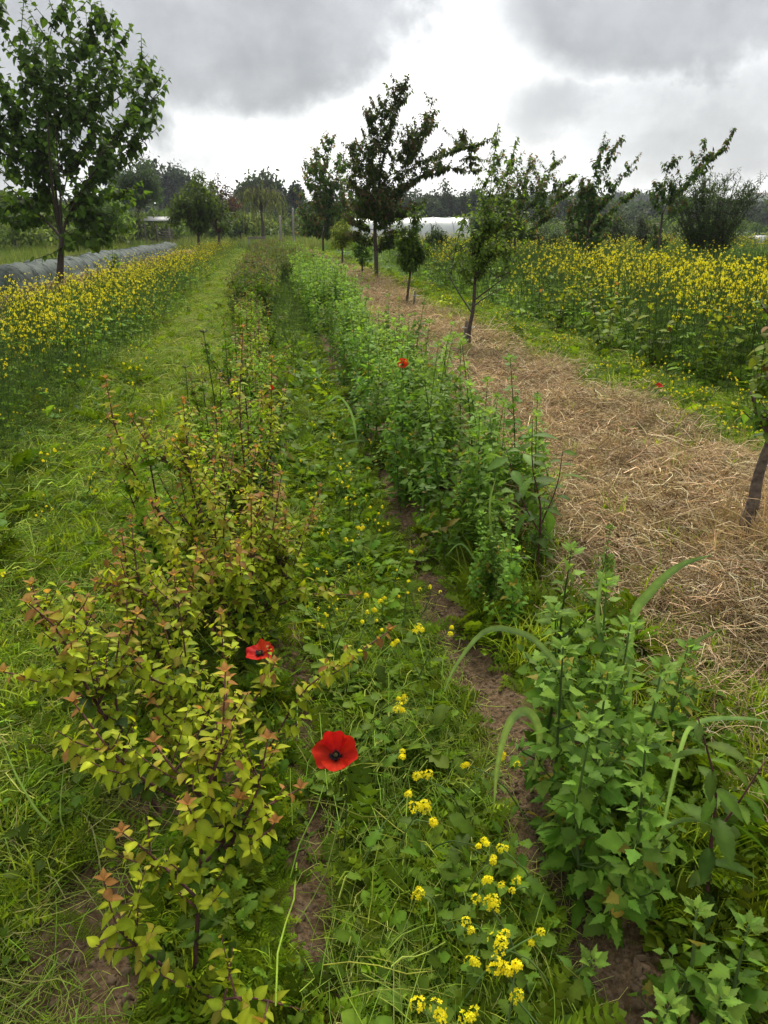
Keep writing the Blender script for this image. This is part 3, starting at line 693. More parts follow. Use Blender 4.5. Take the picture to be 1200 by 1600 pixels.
def hero_sapling(base, shoots, label, limit=300):
    t = thing('hedge_sapling', label, 'sapling', base, SAPG); b = np.asarray(base)
    lv = Leaves(); shoots = list(shoots)
    if limit == 300:
        for k in range(5):
            m0 = np.asarray(shoots[rng.integers(0, min(2, len(shoots)))]); q = spline(m0, 12)[int(rng.integers(1, 7))]; a = rng.uniform(0, 6.3); l = rng.uniform(.16, .34); d = np.array((math.cos(a), math.sin(a), 0))
            if d[0] > 0 and d[1] < 0: d = -d
            if d[0] > 0: d = d*(.45, 1, 1)
            shoots.append([q, q+d*l*.5+(0, 0, l*.35), q+d*l*.8+(0, 0, l*.85)])
    for i, sh in enumerate(shoots):
        mb = MB(); P = np.asarray(sh)-b; L = np.sum(np.linalg.norm(np.diff(P, axis=0), axis=1))
        shoot(mb, lv, P, .0062 if i == 0 else .004, side=True, n=12); mb.ob('stem', BARK, t)
    rest = MB(); n = lv.singles(LM_OVATE, t, limit, 'leaf', rest, OVATE)
    if n: rest.ob('leaves', FOL, t, kind='stuff')
    return t
def pp(Y, *pts):                            # photo points on a plane at distance Y
    return [at(x, y, Y+dy) for x, y, dy in pts]
def G(px, py): p = gnd(px, py); p[2] = gz(p[0], p[1])-.01; return p
def build_heroes():
    b = G(303, 1520)
    hero_sapling(b, [[b]+pp(1.27, (312, 1380, 0), (320, 1250, .02), (345, 1170, .03), (352, 1050, .06)),
                     pp(1.27, (322, 1345, 0), (370, 1312, 0), (415, 1302, .02), (430, 1285, .02)), pp(1.27, (320, 1300, 0), (380, 1278, .05), (470, 1232, .1)),
                     pp(1.2, (280, 1530, .04), (230, 1490, .02), (185, 1450, 0), (162, 1375, 0)), [b]+pp(1.15, (330, 1560, 0), (400, 1560, -.02), (520, 1592, -.03)),
                     pp(1.25, (305, 1400, 0), (240, 1340, .05), (190, 1300, .05)), pp(1.27, (318, 1250, .02), (270, 1200, .03), (240, 1160, .05))],
                 'hedge sapling nearest the camera with one straight dark stem and bronze tips')
    b = G(247, 1268)
    hero_sapling(b, [[b]+pp(1.78, (205, 1190, -.05), (160, 1115, -.1), (120, 1045, -.12), (90, 985, -.15), (45, 943, -.18)), pp(1.66, (160, 1115, 0), (100, 1070, -.04), (5, 1050, -.05)),
                     pp(1.7, (200, 1185, 0), (180, 1080, 0), (200, 1000, 0), (215, 960, 0)), pp(1.7, (180, 1150, 0), (140, 1190, 0), (105, 1165, -.05))],
                 'lime hedge sapling leaning left over the mown grass with a bronze tip')
    b = G(335, 1235)
    hero_sapling(b, [[b]+pp(1.85, (345, 1150, 0), (400, 1090, 0), (430, 1035, 0)), pp(1.85, (340, 1180, 0), (300, 1080, 0), (285, 985, 0), (272, 900, 0)),
                     [b]+pp(1.85, (400, 1200, 0), (470, 1085, 0), (530, 1040, 0), (610, 985, 0)), pp(1.85, (345, 1150, 0), (350, 1060, 0), (345, 960, 0))],
                 'hedge sapling behind the nearest one with a shoot reaching right towards the lane')
    b = G(318, 1130)
    hero_sapling(b, [[b]+pp(2.15, (275, 1060, 0), (230, 1000, 0), (205, 930, 0), (188, 872, 0)), pp(2.15, (260, 1040, 0), (290, 930, 0), (310, 880, 0)), pp(2.15, (290, 1080, 0), (240, 940, 0), (150, 910, 0))],
                 'hedge sapling with short shoots left of the half hidden poppy')
    b = G(385, 1050)
    hero_sapling(b, [[b]+pp(2.55, (395, 960, 0), (420, 860, 0), (440, 742, 0)), pp(2.5, (400, 940, 0), (450, 900, 0), (490, 800, 0)), pp(2.5, (392, 980, 0), (350, 860, 0), (365, 700, 0)), pp(2.5, (400, 960, 0), (480, 930, 0), (560, 930, 0))],
                 'hedge sapling with a tall shoot ending in a large bronze leaf cluster')
    b = G(372, 985)
    hero_sapling(b, [[b]+pp(2.85, (330, 890, 0), (240, 790, 0), (187, 690, 0), (165, 592, 0)), pp(2.85, (340, 900, 0), (310, 800, 0), (290, 720, 0), (270, 690, 0)), pp(2.9, (350, 900, 0), (385, 800, 0), (400, 700, 0))],
                 'hedge sapling with one long bare whip arching left over the mown lane')
    b = G(395, 900)
    hero_sapling(b, [[b]+pp(3.4, (390, 800, 0), (375, 650, 0), (380, 512, 0)), pp(3.4, (390, 820, 0), (420, 700, 0), (425, 560, 0)), pp(3.4, (390, 830, 0), (350, 740, 0), (335, 640, 0))],
                 'hedge sapling with a tall upright shoot standing above its neighbours')
    for x, y, h, l in ((-.50, 2.35, .70, 'bushy hedge sapling on the mown side behind the left leaning one'), (-.16, 2.5, .72, 'bushy hedge sapling on the lane side behind the half hidden poppy'),
                       (-.30, 2.75, .8, 'hedge sapling in the middle of the row behind the half hidden poppy'), (-.08, 3.0, .7, 'hedge sapling with bronze shoots leaning over the lane')):
        b = np.array((x, y, float(gz(x, y))-.01)); hero_sapling(b, [np.asarray(p)+b for p in sapling_paths(h, 6)], l, 170)
build_heroes()
def sapling_kind(h, n, tpl, size, step):
    st = MB(); lv = Leaves()
    for i, p in enumerate(sapling_paths(h, n)): shoot(st, lv, p, .006 if i == 0 else .004, step, size, True, 7, .06)
    return st, lv, tpl
def build_hedge_row():
    kinds = []
    for k in range(6):
        st, lv, tpl = sapling_kind(rng.uniform(.85, 1.1), 5+k % 3, [OVATE, OVATE_B, OVATE_C], .054, .021); lv.C = [q*(.58, .82, .9) for q in lv.C]; lb = MB(); lv.bake(lb, tpl)
        kinds.append((st.mesh('sapling_stem', BARK), lb.mesh('sapling_leaves', FOL)))
    y = 3.0; k = 0
    while y < 14:
        x = -.27+rng.normal(0, .11); b = (x, y, float(gz(x, y))-.01); ms, ml = kinds[k % 6]
        t = thing('hedge_sapling', 'lime green sapling with bronze tips in the middle of the hedge row' if y < 7 else 'small lime and bronze sapling farther down the hedge row', 'sapling', b, SAPG)
        t.rotation_euler.z = rng.uniform(0, 6.3); s = rng.uniform(.62, 1.0); t.scale = (s, s, s)
        for nm, me in (('stem', ms), ('leaves', ml)):
            o = bpy.data.objects.new(nm, me); COL.objects.link(o); o.parent = t
            if nm == 'leaves': o['kind'] = 'stuff'
        y += rng.uniform(.19, .36)*(1+y*.025); k += 1
    pr = []
    for k in range(4):
        mb = MB(); lv = Leaves()
        for p in sapling_paths(1.0, 5): shoot(mb, lv, p, .005, .03, .075, True, 5, .1)
        lv.C = [q*(.42, .62, .9) for q in lv.C]; lv.bake(mb, SMALL); o = proto('far_sapling', mb, FOL); pr.append(o)
    x, y = depth_pts(-.55, .05, 14, 62, 420, 1.3); x2, y2 = depth_pts(.2, 1.3, 22, 62, 420, 1.3)
    P = np.concatenate((zed(x, y), zed(x2, y2))); scatter('far_hedge_row', pr, P, rng.uniform(0, 6.3, len(P)), rng.uniform(.75, 1.05, len(P)), 'far end of the sapling hedge rows where single plants no longer show', 'hedge', .1)
build_hedge_row()

# ------------------------------------------------------------------ goosefoot row
CHGRP = 'tall green goosefoot plants of the right hand row'
def cheno_leafcol(t):
    u_ = rng.uniform()
    if t > .85: return CHL*1.1
    if u_ < .05: return np.array((.30, .25, .04))
    return (CHG*(1-t)+CHL*t)*(.8+.4*u_)
def cheno_parts(h, lean=(0, 0), nb=7, size=.075):
    st = MB(); lv = Leaves(); top = np.array((lean[0], lean[1], h))
    P = spline([(0, 0, 0), top*.5+np.append(rng.normal(0, .015, 2), 0), top], 9); st.tube(P, np.linspace(.006, .002, 9), STEMG*.9, 6)
    lv.along(P, .016, size, cheno_leafcol, hang=.15, t0=.06, out=1.0, lift=.35, taper=.62, jitter=.42)
    for k in range(nb):
        t = rng.uniform(.1, .75); b = P[int(t*8)]; a = rng.uniform(0, 6.3); l = h*rng.uniform(.16, .36)*(1.1-t*.7)
        e = b+np.array((math.cos(a)*l*.7, math.sin(a)*l*.7, l*.75)); q = spline([b, (b+e)/2+np.array((math.cos(a), math.sin(a), 0))*l*.12, e], 5)
        st.tube(q, np.linspace(.0032, .0012, 5), STEMG, 4, cap=False)
        lv.along(q, .015, size*.78, lambda s_, t=t: cheno_leafcol(.3+.3*t+.35*s_), hang=.15, t0=.1, taper=.5, lift=.4)
    for T in (P[-1],):
        for k in range(9):
            a = k*2.4; lv.add(T-(0, 0, .004*k), (math.cos(a)*.5, math.sin(a)*.5, .9-.06*k), (0, 0, 1), size*(.34+.04*k), CHL*rng.uniform(.9, 1.2))
    return st, lv
def build_goosefoot():
    tops = [(893, 858, 2.05, 'rearmost'), (948, 905, 1.95, ''), (985, 975, 1.7, ''), (868, 955, 1.8, ''), (880, 1010, 1.6, ''), (1035, 1040, 1.55, ''), (950, 1050, 1.45, ''), (1075, 1010, 1.8, ''), (925, 1130, 1.35, ''), (1010, 1150, 1.25, '')]
    lab = ['tallest goosefoot plant at the back of the near clump beside the straw', 'tall goosefoot plant beside the upright strap shaped grass blade', 'goosefoot plant with a pale silvery tip in front of the arching grass blade',
           'goosefoot plant with a yellowing leaf at the left back of the near clump', 'slender goosefoot plant on the lane side of the near clump', 'goosefoot plant on the straw side of the near clump', 'goosefoot plant in the middle of the near clump with a thick pale stem',
           'short goosefoot plant half hidden at the straw edge', 'goosefoot plant with broad toothed leaves hanging over the bare furrow', 'goosefoot plant with broad low leaves in front of the near clump']
    for (px, py, Y, _), l in zip(tops, lab):
        T = at(px, py, Y); bx = T[0]+rng.normal(-.02, .03); by = Y-.02+rng.normal(0, .03); b = np.array((bx, by, float(gz(bx, by))-.01)); h = T[2]-b[2]
        t = thing('goosefoot_plant', l, 'weed', b, CHGRP); st, lv = cheno_parts(h, (T[0]-bx, T[1]-by), 11, .098)
        st.ob('stem', FOL, t); rest = MB()
        if lv.singles(LM_CHENO, t, 150, 'leaf', rest, CHENO): rest.ob('leaves', FOL, t, kind='stuff')
    # low leafy ones at the bottom right
    for px, py, l in ((905, 1420, 'little four leaved goosefoot seedling at the furrow edge'), (1075, 1440, 'low goosefoot plant at the lower right by the withered yellow leaf'), (1120, 1560, 'low goosefoot plant in the bottom right corner'),
                      (985, 1560, 'small goosefoot plant at the bottom beside the bent grass blade'), (1165, 1480, 'low goosefoot plant at the right edge in front of the dark chestnut')):
        b = gnd(px, py, .25); b[2] = float(gz(b[0], b[1]))-.01; h = .32 if px > 950 else .16
        t = thing('goosefoot_plant', l, 'weed', b, CHGRP); st, lv = cheno_parts(h, rng.normal(0, .03, 2), 5 if px > 950 else 1, .085)
        st.ob('stem', FOL, t); rest = MB()
        if lv.singles(LM_CHENO, t, 90, 'leaf', rest, CHENO): rest.ob('leaves', FOL, t, kind='stuff')
    kinds = []
    for k in range(6):
        st, lv = cheno_parts(rng.uniform(.95, 1.1), rng.normal(0, .06, 2), 12, .112); lb = MB(); lv.bake(lb, [CHENO, CHENO_B, CHENO_C]); kinds.append((st.mesh('goosefoot_stem', FOL), lb.mesh('goosefoot_leaves', FOL)))
    y = 2.6; k = 0
    while y < 13:
        for j in range(3 if y > 6.5 else 4 if y > 3.2 else 2):
            x = (1.10+rng.normal(0, .25)) if y < 6.5 else 1.06+rng.normal(0, .22); x = min(max(x, .68), 1.42-.1*(y < 3.6))+(.05 if y > 6 else 0); yy = y+rng.normal(0, .06); ms, ml = kinds[k % 6]
            t = thing('goosefoot_plant', 'leafy goosefoot plant in the dense middle stretch of the row' if y < 7.5 else 'goosefoot plant in the dense green far stretch of the row', 'weed', (x, yy, float(gz(x, yy))-.01), CHGRP)
            t.rotation_euler.z = rng.uniform(0, 6.3); s = rng.uniform(.62, .95)*(1-.2*(j == 0))*(.6 if y < 3.2 else 1); t.scale = (s, s, s)
            for nm, me in (('stem', ms), ('leaves', ml)):
                o = bpy.data.objects.new(nm, me); COL.objects.link(o); o.parent = t
                if nm == 'leaves': o['kind'] = 'stuff'
            k += 1
        y += rng.uniform(.16, .26)*(1+.02*y)
    pr = []
    for k in range(4):
        st, lv = cheno_parts(1.0, rng.normal(0, .06, 2), 7, .10); lv.bake(st, SMALL); pr.append(proto('far_goosefoot', st, FOL))
    x, y = depth_pts(.65, 1.5, 12.5, 48, 480, 1.3); P = zed(x, y)
    scatter('far_goosefoot_row', pr, P, rng.uniform(0, 6.3, len(P)), rng.uniform(.7, 1.05, len(P)), 'far stretch of the green goosefoot row where single plants no longer show', 'weeds', .1)
build_goosefoot()

# leafy saplings among the goosefoot
def leafy_sapling(name, label, cat, base, shoots, tpl, lm, size, step, colf, stemc=STEMR, group=None, limit=300, r0=.006, hang=.3, sub=0):
    t = thing(name, label, cat, base, group); b = np.asarray(base, float); lv = Leaves()
    for i, sh in enumerate(shoots):
        mb = MB(); P = spline(np.asarray(sh)-b, 9); mb.tube(P, np.linspace(r0*(1 if i == 0 else .6), .0016, 9), stemc, 6); mb.ob('stem', BARK, t)
        lv.along(P, step, size, colf, hang=hang, t0=.15, taper=.35)
    rest = MB()
    if lv.singles(lm, t, limit, 'leaf', rest, tpl): rest.ob('leaves', FOL, t, kind='stuff')
    return t
def cc(a, b, v=.2): return lambda t: (np.asarray(a)*(1-t)+np.asarray(b)*t)*rng.uniform(1-v, 1+v)
b = G(838, 905)
leafy_sapling('cherry_sapling', 'young tree with large oval leaves at the straw edge of the goosefoot row', 'sapling', b, [[b]+pp(b[1], (845, 800, 0), (832, 730, 0), (832, 655, 0)), pp(b[1], (842, 830, 0), (815, 780, 0), (790, 700, 0)), pp(b[1], (845, 820, 0), (870, 760, 0), (880, 700, 0))],
              ELLIP, LM_ELL, .125, .035, cc((.085, .17, .03), (.15, .24, .05)))
b = G(1105, 1430)
leafy_sapling('chestnut_sapling', 'dark chestnut seedling with saw edged leaves at the right edge in front', 'sapling', b, [[b]+pp(b[1], (1110, 1330, 0), (1118, 1230, 0), (1090, 1120, 0)), pp(b[1], (1112, 1310, 0), (1150, 1260, 0), (1195, 1190, 0))],
              SAW, LM_SAW, .105, .028, cc((.045, .10, .012), (.13, .21, .025)))

# ------------------------------------------------------------------ broad strap-leaved grass
def strap(mb, path, w, col, fold=.3):
    P = spline(path, 22); T = unit(np.gradient(P, axis=0)); V = []; C = []
    for i in range(22):
        t = i/21; ww = w*.5*(min(1, .35+2.5*t))*(1-t**3)+.0006; sd_ = np.cross(T[i], np.array((.15, -.8, .6))); sd_ /= np.linalg.norm(sd_)+1e-9; nn = np.cross(sd_, T[i])
        V += [P[i]-sd_*ww+nn*ww*fold, P[i], P[i]+sd_*ww+nn*ww*fold]; C += [np.asarray(col)*.95, np.asarray(col)*1.35, np.asarray(col)]
    Fc = []
    for i in range(21):
        for k in (0, 1): a = 3*i+k; Fc += [(a, a+1, a+4), (a, a+4, a+3)]
    mb.add(V, Fc, C)
def strap_grass(label, base, blades, col=(.17, .27, .085)):
    t = thing('broad_grass', label, 'grass plant', base, 'broad bladed grass plants'); b = np.asarray(base)
    for path, w in blades:
        mb = MB(); strap(mb, np.asarray(path)-b, w*.72, jit(col, 1, .12)[0]); mb.ob('blade', FOL, t)
b = G(985, 1130)
strap_grass('broad grass with a long blade arching right above the goosefoot', b, [([b]+pp(1.95, (985, 980, 0), (1015, 925, 0), (1060, 885, 0), (1112, 867, 0)), .045), ([b]+pp(1.9, (938, 1000, 0), (935, 930, 0), (945, 885, 0)), .026), ([b]+pp(1.9, (1050, 1050, 0), (1085, 1005, 0), (1130, 982, 0)), .03)])
b = G(830, 1230)
strap_grass('broad grass with a drooping blade over the bare furrow', b, [([b]+pp(1.65, (842, 1150, 0), (822, 1112, -.02), (795, 1130, -.04), (777, 1195, -.05), (771, 1272, -.06)), .038), ([b]+pp(1.75, (880, 1080, 0), (845, 1010, 0), (800, 985, 0), (755, 988, -.02), (712, 1040, -.05), (692, 1085, -.07)), .026)])
b = G(1020, 1640)
strap_grass('broad grass with a bent blade at the bottom right corner', b, [([b]+pp(1.05, (1040, 1590, 0), (1075, 1535, .02), (1110, 1525, .03), (1140, 1575, .03), (1155, 1625, .03)), .022), ([b]+pp(1.05, (1050, 1600, 0), (1085, 1565, .02), (1120, 1560, .04)), .014)])
b = G(1010, 1420)
strap_grass('broad grass with one blade curving across the goosefoot leaves', b, [([b]+pp(1.3, (1015, 1340, 0), (1040, 1292, .0), (1080, 1280, 0), (1118, 1292, 0)), .02), ([b]+pp(1.35, (1060, 1180, 0), (1090, 1130, 0), (1150, 1122, 0), (1210, 1128, 0)), .018)])
b = G(560, 700)
strap_grass('arching pale grass blades spilling from the goosefoot row onto the furrow', b, [([b]+pp(5.6, (550, 650, 0), (530, 620, 0), (512, 630, 0)), .03), ([b]+pp(5.5, (570, 690, 0), (545, 690, 0), (520, 700, 0)), .03), ([b]+pp(5.5, (575, 700, 0), (562, 680, 0), (560, 730, 0)), .03)])
b = G(780, 930)
strap_grass('tuft of upright grass blades at the end of the middle goosefoot stretch', b, [([b]+pp(2.95, (770, 860, 0), (765, 790, 0), (775, 745, 0)), .02), ([b]+pp(2.95, (745, 880, 0), (720, 850, 0), (695, 870, 0)), .016), ([b]+pp(2.95, (790, 880, 0), (785, 830, 0)), .014), ([b]+pp(2.9, (760, 900, 0), (735, 905, 0), (720, 940, 0)), .014)])
b = G(120, 1310)
strap_grass('long pale grass stalk bending left over the mown grass', b, [([b]+pp(1.7, (70, 1280, 0), (30, 1220, 0), (0, 1150, 0)), .008), ([b]+pp(1.7, (95, 1280, 0), (100, 1190, 0)), .006)])
for (px, py, tx, ty, l) in ((345, 690, 318, 520, 'tall thin seed stalk with a bare round head above the saplings'), (290, 660, 290, 575, 'shorter thin seed stalk left of the tall one')):
    b = G(px, py+60); t = thing('seed_stalk', l, 'stalk', b); mb = MB(); T = at(tx, ty, b[1])-b
    mb.tube(spline([(0, 0, 0), T*.5+(.02, 0, 0), T], 6), np.linspace(.005, .003, 6), (.10, .15, .05), 5); mb.ob('stem', FOL, t)
    hd = MB()
    for k in range(9):
        a = k*2.4; d = np.array((math.cos(a), math.sin(a), .6)); hd.tube([T, T+d*.025], [.002, .004], (.12, .13, .06), 4)
    hd.ob('seed_head', FOL, t)

# ------------------------------------------------------------------ flowers: mustard heads in the lane, poppies
YG = 'yellow mustard flower heads in the lane'
def lane_flowers():
    px = [(620, 1110), (630, 1183), (652, 1213), (637, 1242), (658, 1262), (677, 1287), (748, 1322), (783, 1325), (730, 1195), (770, 1347), (800, 1392), (765, 1375), (727, 1440), (763, 1412), (845, 1457), (780, 1480), (772, 1515), (740, 1505), (806, 1508), (805, 1560), (688, 1588), (735, 1590),
          (620, 1003), (652, 985), (540, 842), (641, 862), (572, 930), (600, 935), (706, 980), (586, 955), (560, 825), (632, 1090), (785, 1185), (655, 1395)]
    for i, (x, y) in enumerate(px):
        z = rng.uniform(.16, .28); h = gnd(x, y, z); a = rng.uniform(0, 6.3); l = rng.uniform(.08, .2); bx, by = h[0]+math.cos(a)*l, h[1]+math.sin(a)*l; b = np.array((bx, by, float(gz(bx, by))-.005))
        big = x in (772, 780, 688, 763, 652, 658)
        where = ('at the bottom edge of the picture' if y > 1550 else 'low in the lane above the bottom edge' if y > 1470 else 'by the bare furrow in front of the goosefoot' if x > 795 else 'in the lane right below the drooping blade' if x > 720 and y > 1300 else 'under the tip of the drooping grass blade' if x > 715 and y > 1100 else 'just right of the large poppy' if y > 1150 and x < 665 else 'low right of the large poppy' if y > 1150 else 'above and right of the large poppy' if y > 1060 else 'farther up the lane by the furrow' if x > 625 else 'farther up the lane near the saplings')
        t = thing('lane_mustard', ('large ' if big else 'small ')+'yellow flower head '+where, 'flower', b, YG)
        mb = MB(); e = h-b; mb.tube(spline([(0, 0, 0), e*.5+(0, 0, .05), e], 6), np.linspace(.0028, .0018, 6), STEMG*1.2, 4); mb.ob('stem', FOL, t)
        lv = Leaves()
        for k in range(3): lv.add(e*(.2+.2*k)+(0, 0, .03), rng.normal(0, 1, 3)*(1, 1, .3), (0, 0, 1), rng.uniform(.03, .06), MID)
        lv.singles(LM_LOBED, t)
        fh = MB(); r = .014 if big else rng.uniform(.007, .011)
        for q in range(5 if big else int(rng.integers(2, 4))):
            c = e+rng.normal(0, 1, 3)*(.014, .014, .010)*(1.1 if big else .8)*(q > 0); flower_head(fh, c, r*rng.uniform(.6, 1.1), int(rng.integers(5, 11)), 0, .0058*rng.uniform(.8, 1.2), True, rng.normal(0, .4, 3)+(0, -.2, 1))
            fh.tube([e-(0, 0, .025), c], [.0008, .0006], STEMG*1.3, 3, cap=False)
        fh.ob('flower_head', PETAL, t)
lane_flowers()
RED = np.array((.50, .026, .010))
def poppy(c, r, label, axis_, stem_to, detail=True, cup=.45):
    """open poppy: four crumpled petals round a black ring of anthers"""
    t = thing('poppy', label, 'poppy', stem_to, 'red poppies'); b = np.asarray(stem_to, float); c = np.asarray(c)-b; ax = unit(np.asarray(axis_, float)); X = unit(np.cross(ax, (.2, .1, 1.0))); Y = np.cross(ax, X)
    mb = MB(); mb.tube(spline([(0, 0, 0), c*.55+np.array((.02, .01, .02)), c-ax*.008], 9), .0019, (.11, .16, .05), 6); mb.ob('stem', FOL, t)
    nr, na = (9, 15) if detail else (4, 7)
    for k in range(4):
        mb = MB(); a0 = k*PI/2+.35; span = 1.30 if k % 2 == 0 else 1.12; V = []; C = []; off = .0018*(k % 2)
        rk = r*(1.08 if k % 2 == 0 else .98)
        for i in range(nr):
            s = i/(nr-1)
            for j in range(na):
                q = 2*j/(na-1)-1; ang = a0+q*span*(.62+.3*s)*.95; edge = 1-.22*abs(q)**3
                rr = rk*s*edge*(1+.05*math.sin(ang*7+k*2)*s)
                up = (cup+.22*(k % 2))*rk*(s**1.8)+off+.13*rk*s*s*math.sin(ang*4+k*1.7)+.085*rk*s*s*math.sin(ang*9+k*3)*math.sin(s*5+k)+.022*rk*math.sin(q*24)*s
                V.append(c+(math.cos(ang)*X+math.sin(ang)*Y)*rr+ax*up)
                C.append(np.array((.02, .004, .008)) if s < .16 or (s < .3 and abs(q) < .35) else RED*(.8+.25*s+.06*math.sin(q*30)))  # dark blotch, then red deepening towards the base as shading painted into the colour
        Fc = []
        for i in range(nr-1):
            for j in range(na-1): p = i*na+j; Fc += [(p, p+1, p+na+1), (p, p+na+1, p+na)]
        mb.add(V, Fc, C); mb.ob('petal', PETAL, t)
    mb = MB()
    for k in range(46 if detail else 8):
        a = k*2.4; q = r*(.13+.16*((k*.618) % 1)); d = (math.cos(a)*X+math.sin(a)*Y)*q+ax*r*(.16+.12*((k*.37) % 1))
        mb.tube([c+d*.3, c+d, c+d*1.08+ax*.0015], [.0005, .0013, .0012], (.012, .009, .014), 4)
    mb.ob('stamens', BARK, t)
    mb = MB(); mb.tube([c, c+ax*r*.18, c+ax*r*.24, c+ax*r*.28], [r*.06, r*.11, r*.12, r*.02], (.14, .17, .06), 8)
    for k in range(8):
        a = k*PI/4; mb.tube([c+ax*r*.285, c+ax*r*.27+(math.cos(a)*X+math.sin(a)*Y)*r*.10], [.0008, .0005], (.32, .28, .13), 3)
    mb.ob('seed_capsule', FOL, t)
c = at(525, 1182, 1.62); b = G(535, 1330)
poppy(c, .055, 'large open red poppy with a black centre in the near lane', (-.10, -.50, .85), b, cup=.55)
c = at(407, 1023, 2.0); b = G(430, 1150); poppy(c, .042, 'red poppy half hidden among the sapling leaves', (-.2, -.15, .95), b, cup=.25)
c = at(629, 569, 5.0); b = np.array((c[0], c[1]+.1, 0)); poppy(c, .036, 'small red poppy on top of the goosefoot row', (-.1, -.9, .4), b, False, .6)
c = at(1030, 604, 6.3); b = np.array((c[0]+.05, c[1]+.1, 0)); poppy(c, .035, 'small red poppy at the foot of the tall mustard', (.1, -.4, .9), b, False, .3)
c = at(424, 607, 4.6); b = np.array((c[0]-.05, c[1]+.1, 0)); poppy(c, .017, 'tiny red poppy between sapling shoots up the hedge row', (0, -.8, .5), b, False, .6)

# ------------------------------------------------------------------ trees
DENS = 1.0
def tree(name, label, Y, base, trunk, limbs, whips, tpl, size, step, colf, group=None, wob=.35, r0=.08, sub=3, sublen=.9, lm=None, limit=0, barkc=TRK, hang=.35, cat='tree', whorl=1, gravity=.0):
    """trunk, limbs and whips are photo points (x, y) on the tree's own upright plane; whips carry leaves, sub-shoots fill the crown in depth"""
    b = np.asarray(base, float); t = thing(name, label, cat, b, group); lv = Leaves()
    def path(pts, first=None, dep=0):
        q = [at(x, y, Y) for x, y in pts]; q = [np.array((p[0], p[1]+dep*i/(max(1, len(q)-1)), p[2])) for i, p in enumerate(q)]
        return np.array(q)-b
    mb = MB(); P = spline(np.vstack(([(0, 0, -.05)], path(trunk))), 12); mb.tube(P, r0*np.linspace(1, .42, 12)*(1+.5*np.exp(-np.arange(12)*1.5)), barkc, 9); mb.ob('trunk', BARK, t)
    lim = MB(); nl = 0
    for pts in limbs:
        q = spline(path(pts, dep=rng.normal(0, wob)), 8); lim.tube(q, np.linspace(r0*.36, r0*.10, 8), barkc, 6); nl += 1
    for pts in whips:
        d0 = rng.normal(0, wob*.6); q = spline(path(pts, dep=rng.normal(0, wob)), 10); lim.tube(q, np.linspace(r0*.15, .005, 10), barkc, 5); nl += 1
        lv.along(q, step*.6, size, colf, hang=hang, t0=.12, taper=.35, whorl=whorl)
        L = np.sum(np.linalg.norm(np.diff(q, axis=0), axis=1))
        for k in range(int(sub*2.2)):
            i = rng.integers(1, 9); T = unit(q[i+1]-q[i-1]); a = rng.uniform(0, 6.3); d = unit(T*.7+np.array((math.cos(a), math.sin(a), .2-gravity))*rng.uniform(.6, 1.5)); l = sublen*rng.uniform(.35, 1.35)*(1.1-i/12)
            e = spline([q[i], q[i]+d*l*.5, q[i]+d*l+np.array((0, 0, l*(.15-gravity)))], 5); lim.tube(e, np.linspace(.014, .004, 5)*max(.4, r0/.1), barkc, 4, cap=False)
            lv.along(e, step*.6, size, colf, hang=hang, t0=.08, taper=.3, whorl=whorl)
    if nl: lim.ob('branches', BARK, t)
    cr = MB()
    if limit and lm is not None:
        n = lv.singles(lm, t, limit, 'leaf', cr, tpl)
        if n: cr.ob('crown', FOL, t, kind='stuff')
    else:
        lv.bake(cr, tpl); cr.ob('crown', FOL, t)
    return t
def base_of(px, py): return G(px, py)
ROWG = 'fruit trees along the straw bed'
# big broad-leaved tree on the left
tree('heart_leaved_tree', 'large round tree with heart shaped leaves beside the netted row', 23.57, base_of(92, 450), [(94, 420), (96, 385), (97, 365)],
     [[(95, 375), (80, 330), (62, 280), (50, 220)], [(97, 370), (100, 320), (108, 260), (120, 200)], [(96, 372), (88, 310), (82, 240), (75, 170)], [(97, 366), (112, 325), (140, 280), (165, 230)], [(93, 368), (70, 345), (35, 315), (0, 280)], [(96, 360), (98, 300), (95, 200)]],
     [[(50, 250), (20, 170), (0, 90), (-10, 10)], [(62, 280), (45, 180), (40, 90), (52, 0), (54, -30)], [(75, 200), (70, 110), (78, 40), (100, -5)], [(95, 230), (100, 120), (108, 40), (110, -20)], [(105, 250), (125, 150), (135, 60), (133, 15)], [(120, 220), (150, 130), (165, 60), (160, 22)],
      [(115, 260), (165, 170), (185, 100), (180, 40)], [(140, 280), (190, 190), (203, 110), (203, 50)], [(160, 240), (205, 170), (222, 125), (230, 100)], [(150, 280), (200, 230), (225, 205), (236, 195)], [(120, 310), (170, 270), (205, 240), (215, 225)], [(110, 330), (150, 310), (180, 300), (190, 310)], [(105, 345), (140, 340), (160, 350), (168, 368)],
      [(100, 360), (125, 375), (145, 378), (160, 370)], [(80, 330), (30, 320), (-10, 330), (-30, 350)], [(60, 300), (10, 270), (-30, 240), (-60, 210)], [(50, 240), (0, 190), (-40, 150), (-70, 110)], [(70, 340), (40, 345), (15, 355)], [(88, 300), (40, 230), (10, 130), (5, 50)], [(100, 280), (90, 200), (60, 120), (20, 60), (15, 10)],
      [(98, 330), (130, 290), (150, 250), (175, 200)], [(90, 320), (60, 270), (20, 240), (-15, 190)], [(100, 300), (115, 220), (100, 130), (120, 70)], [(110, 280), (140, 200), (140, 110), (150, 70)], [(85, 310), (60, 230), (55, 150), (60, 60)], [(105, 320), (80, 260), (85, 180), (92, 100)], [(100, 330), (70, 300), (50, 330)], [(108, 320), (135, 330), (150, 360)]],
     HEART, .22, .13, lambda t: (DARK*1.55*(1-t)+MID*1.05*t)*rng.uniform(.65, 1.4), wob=1.2, r0=.12, sub=8, sublen=1.25, lm=LM_HEART, limit=300, hang=.75)
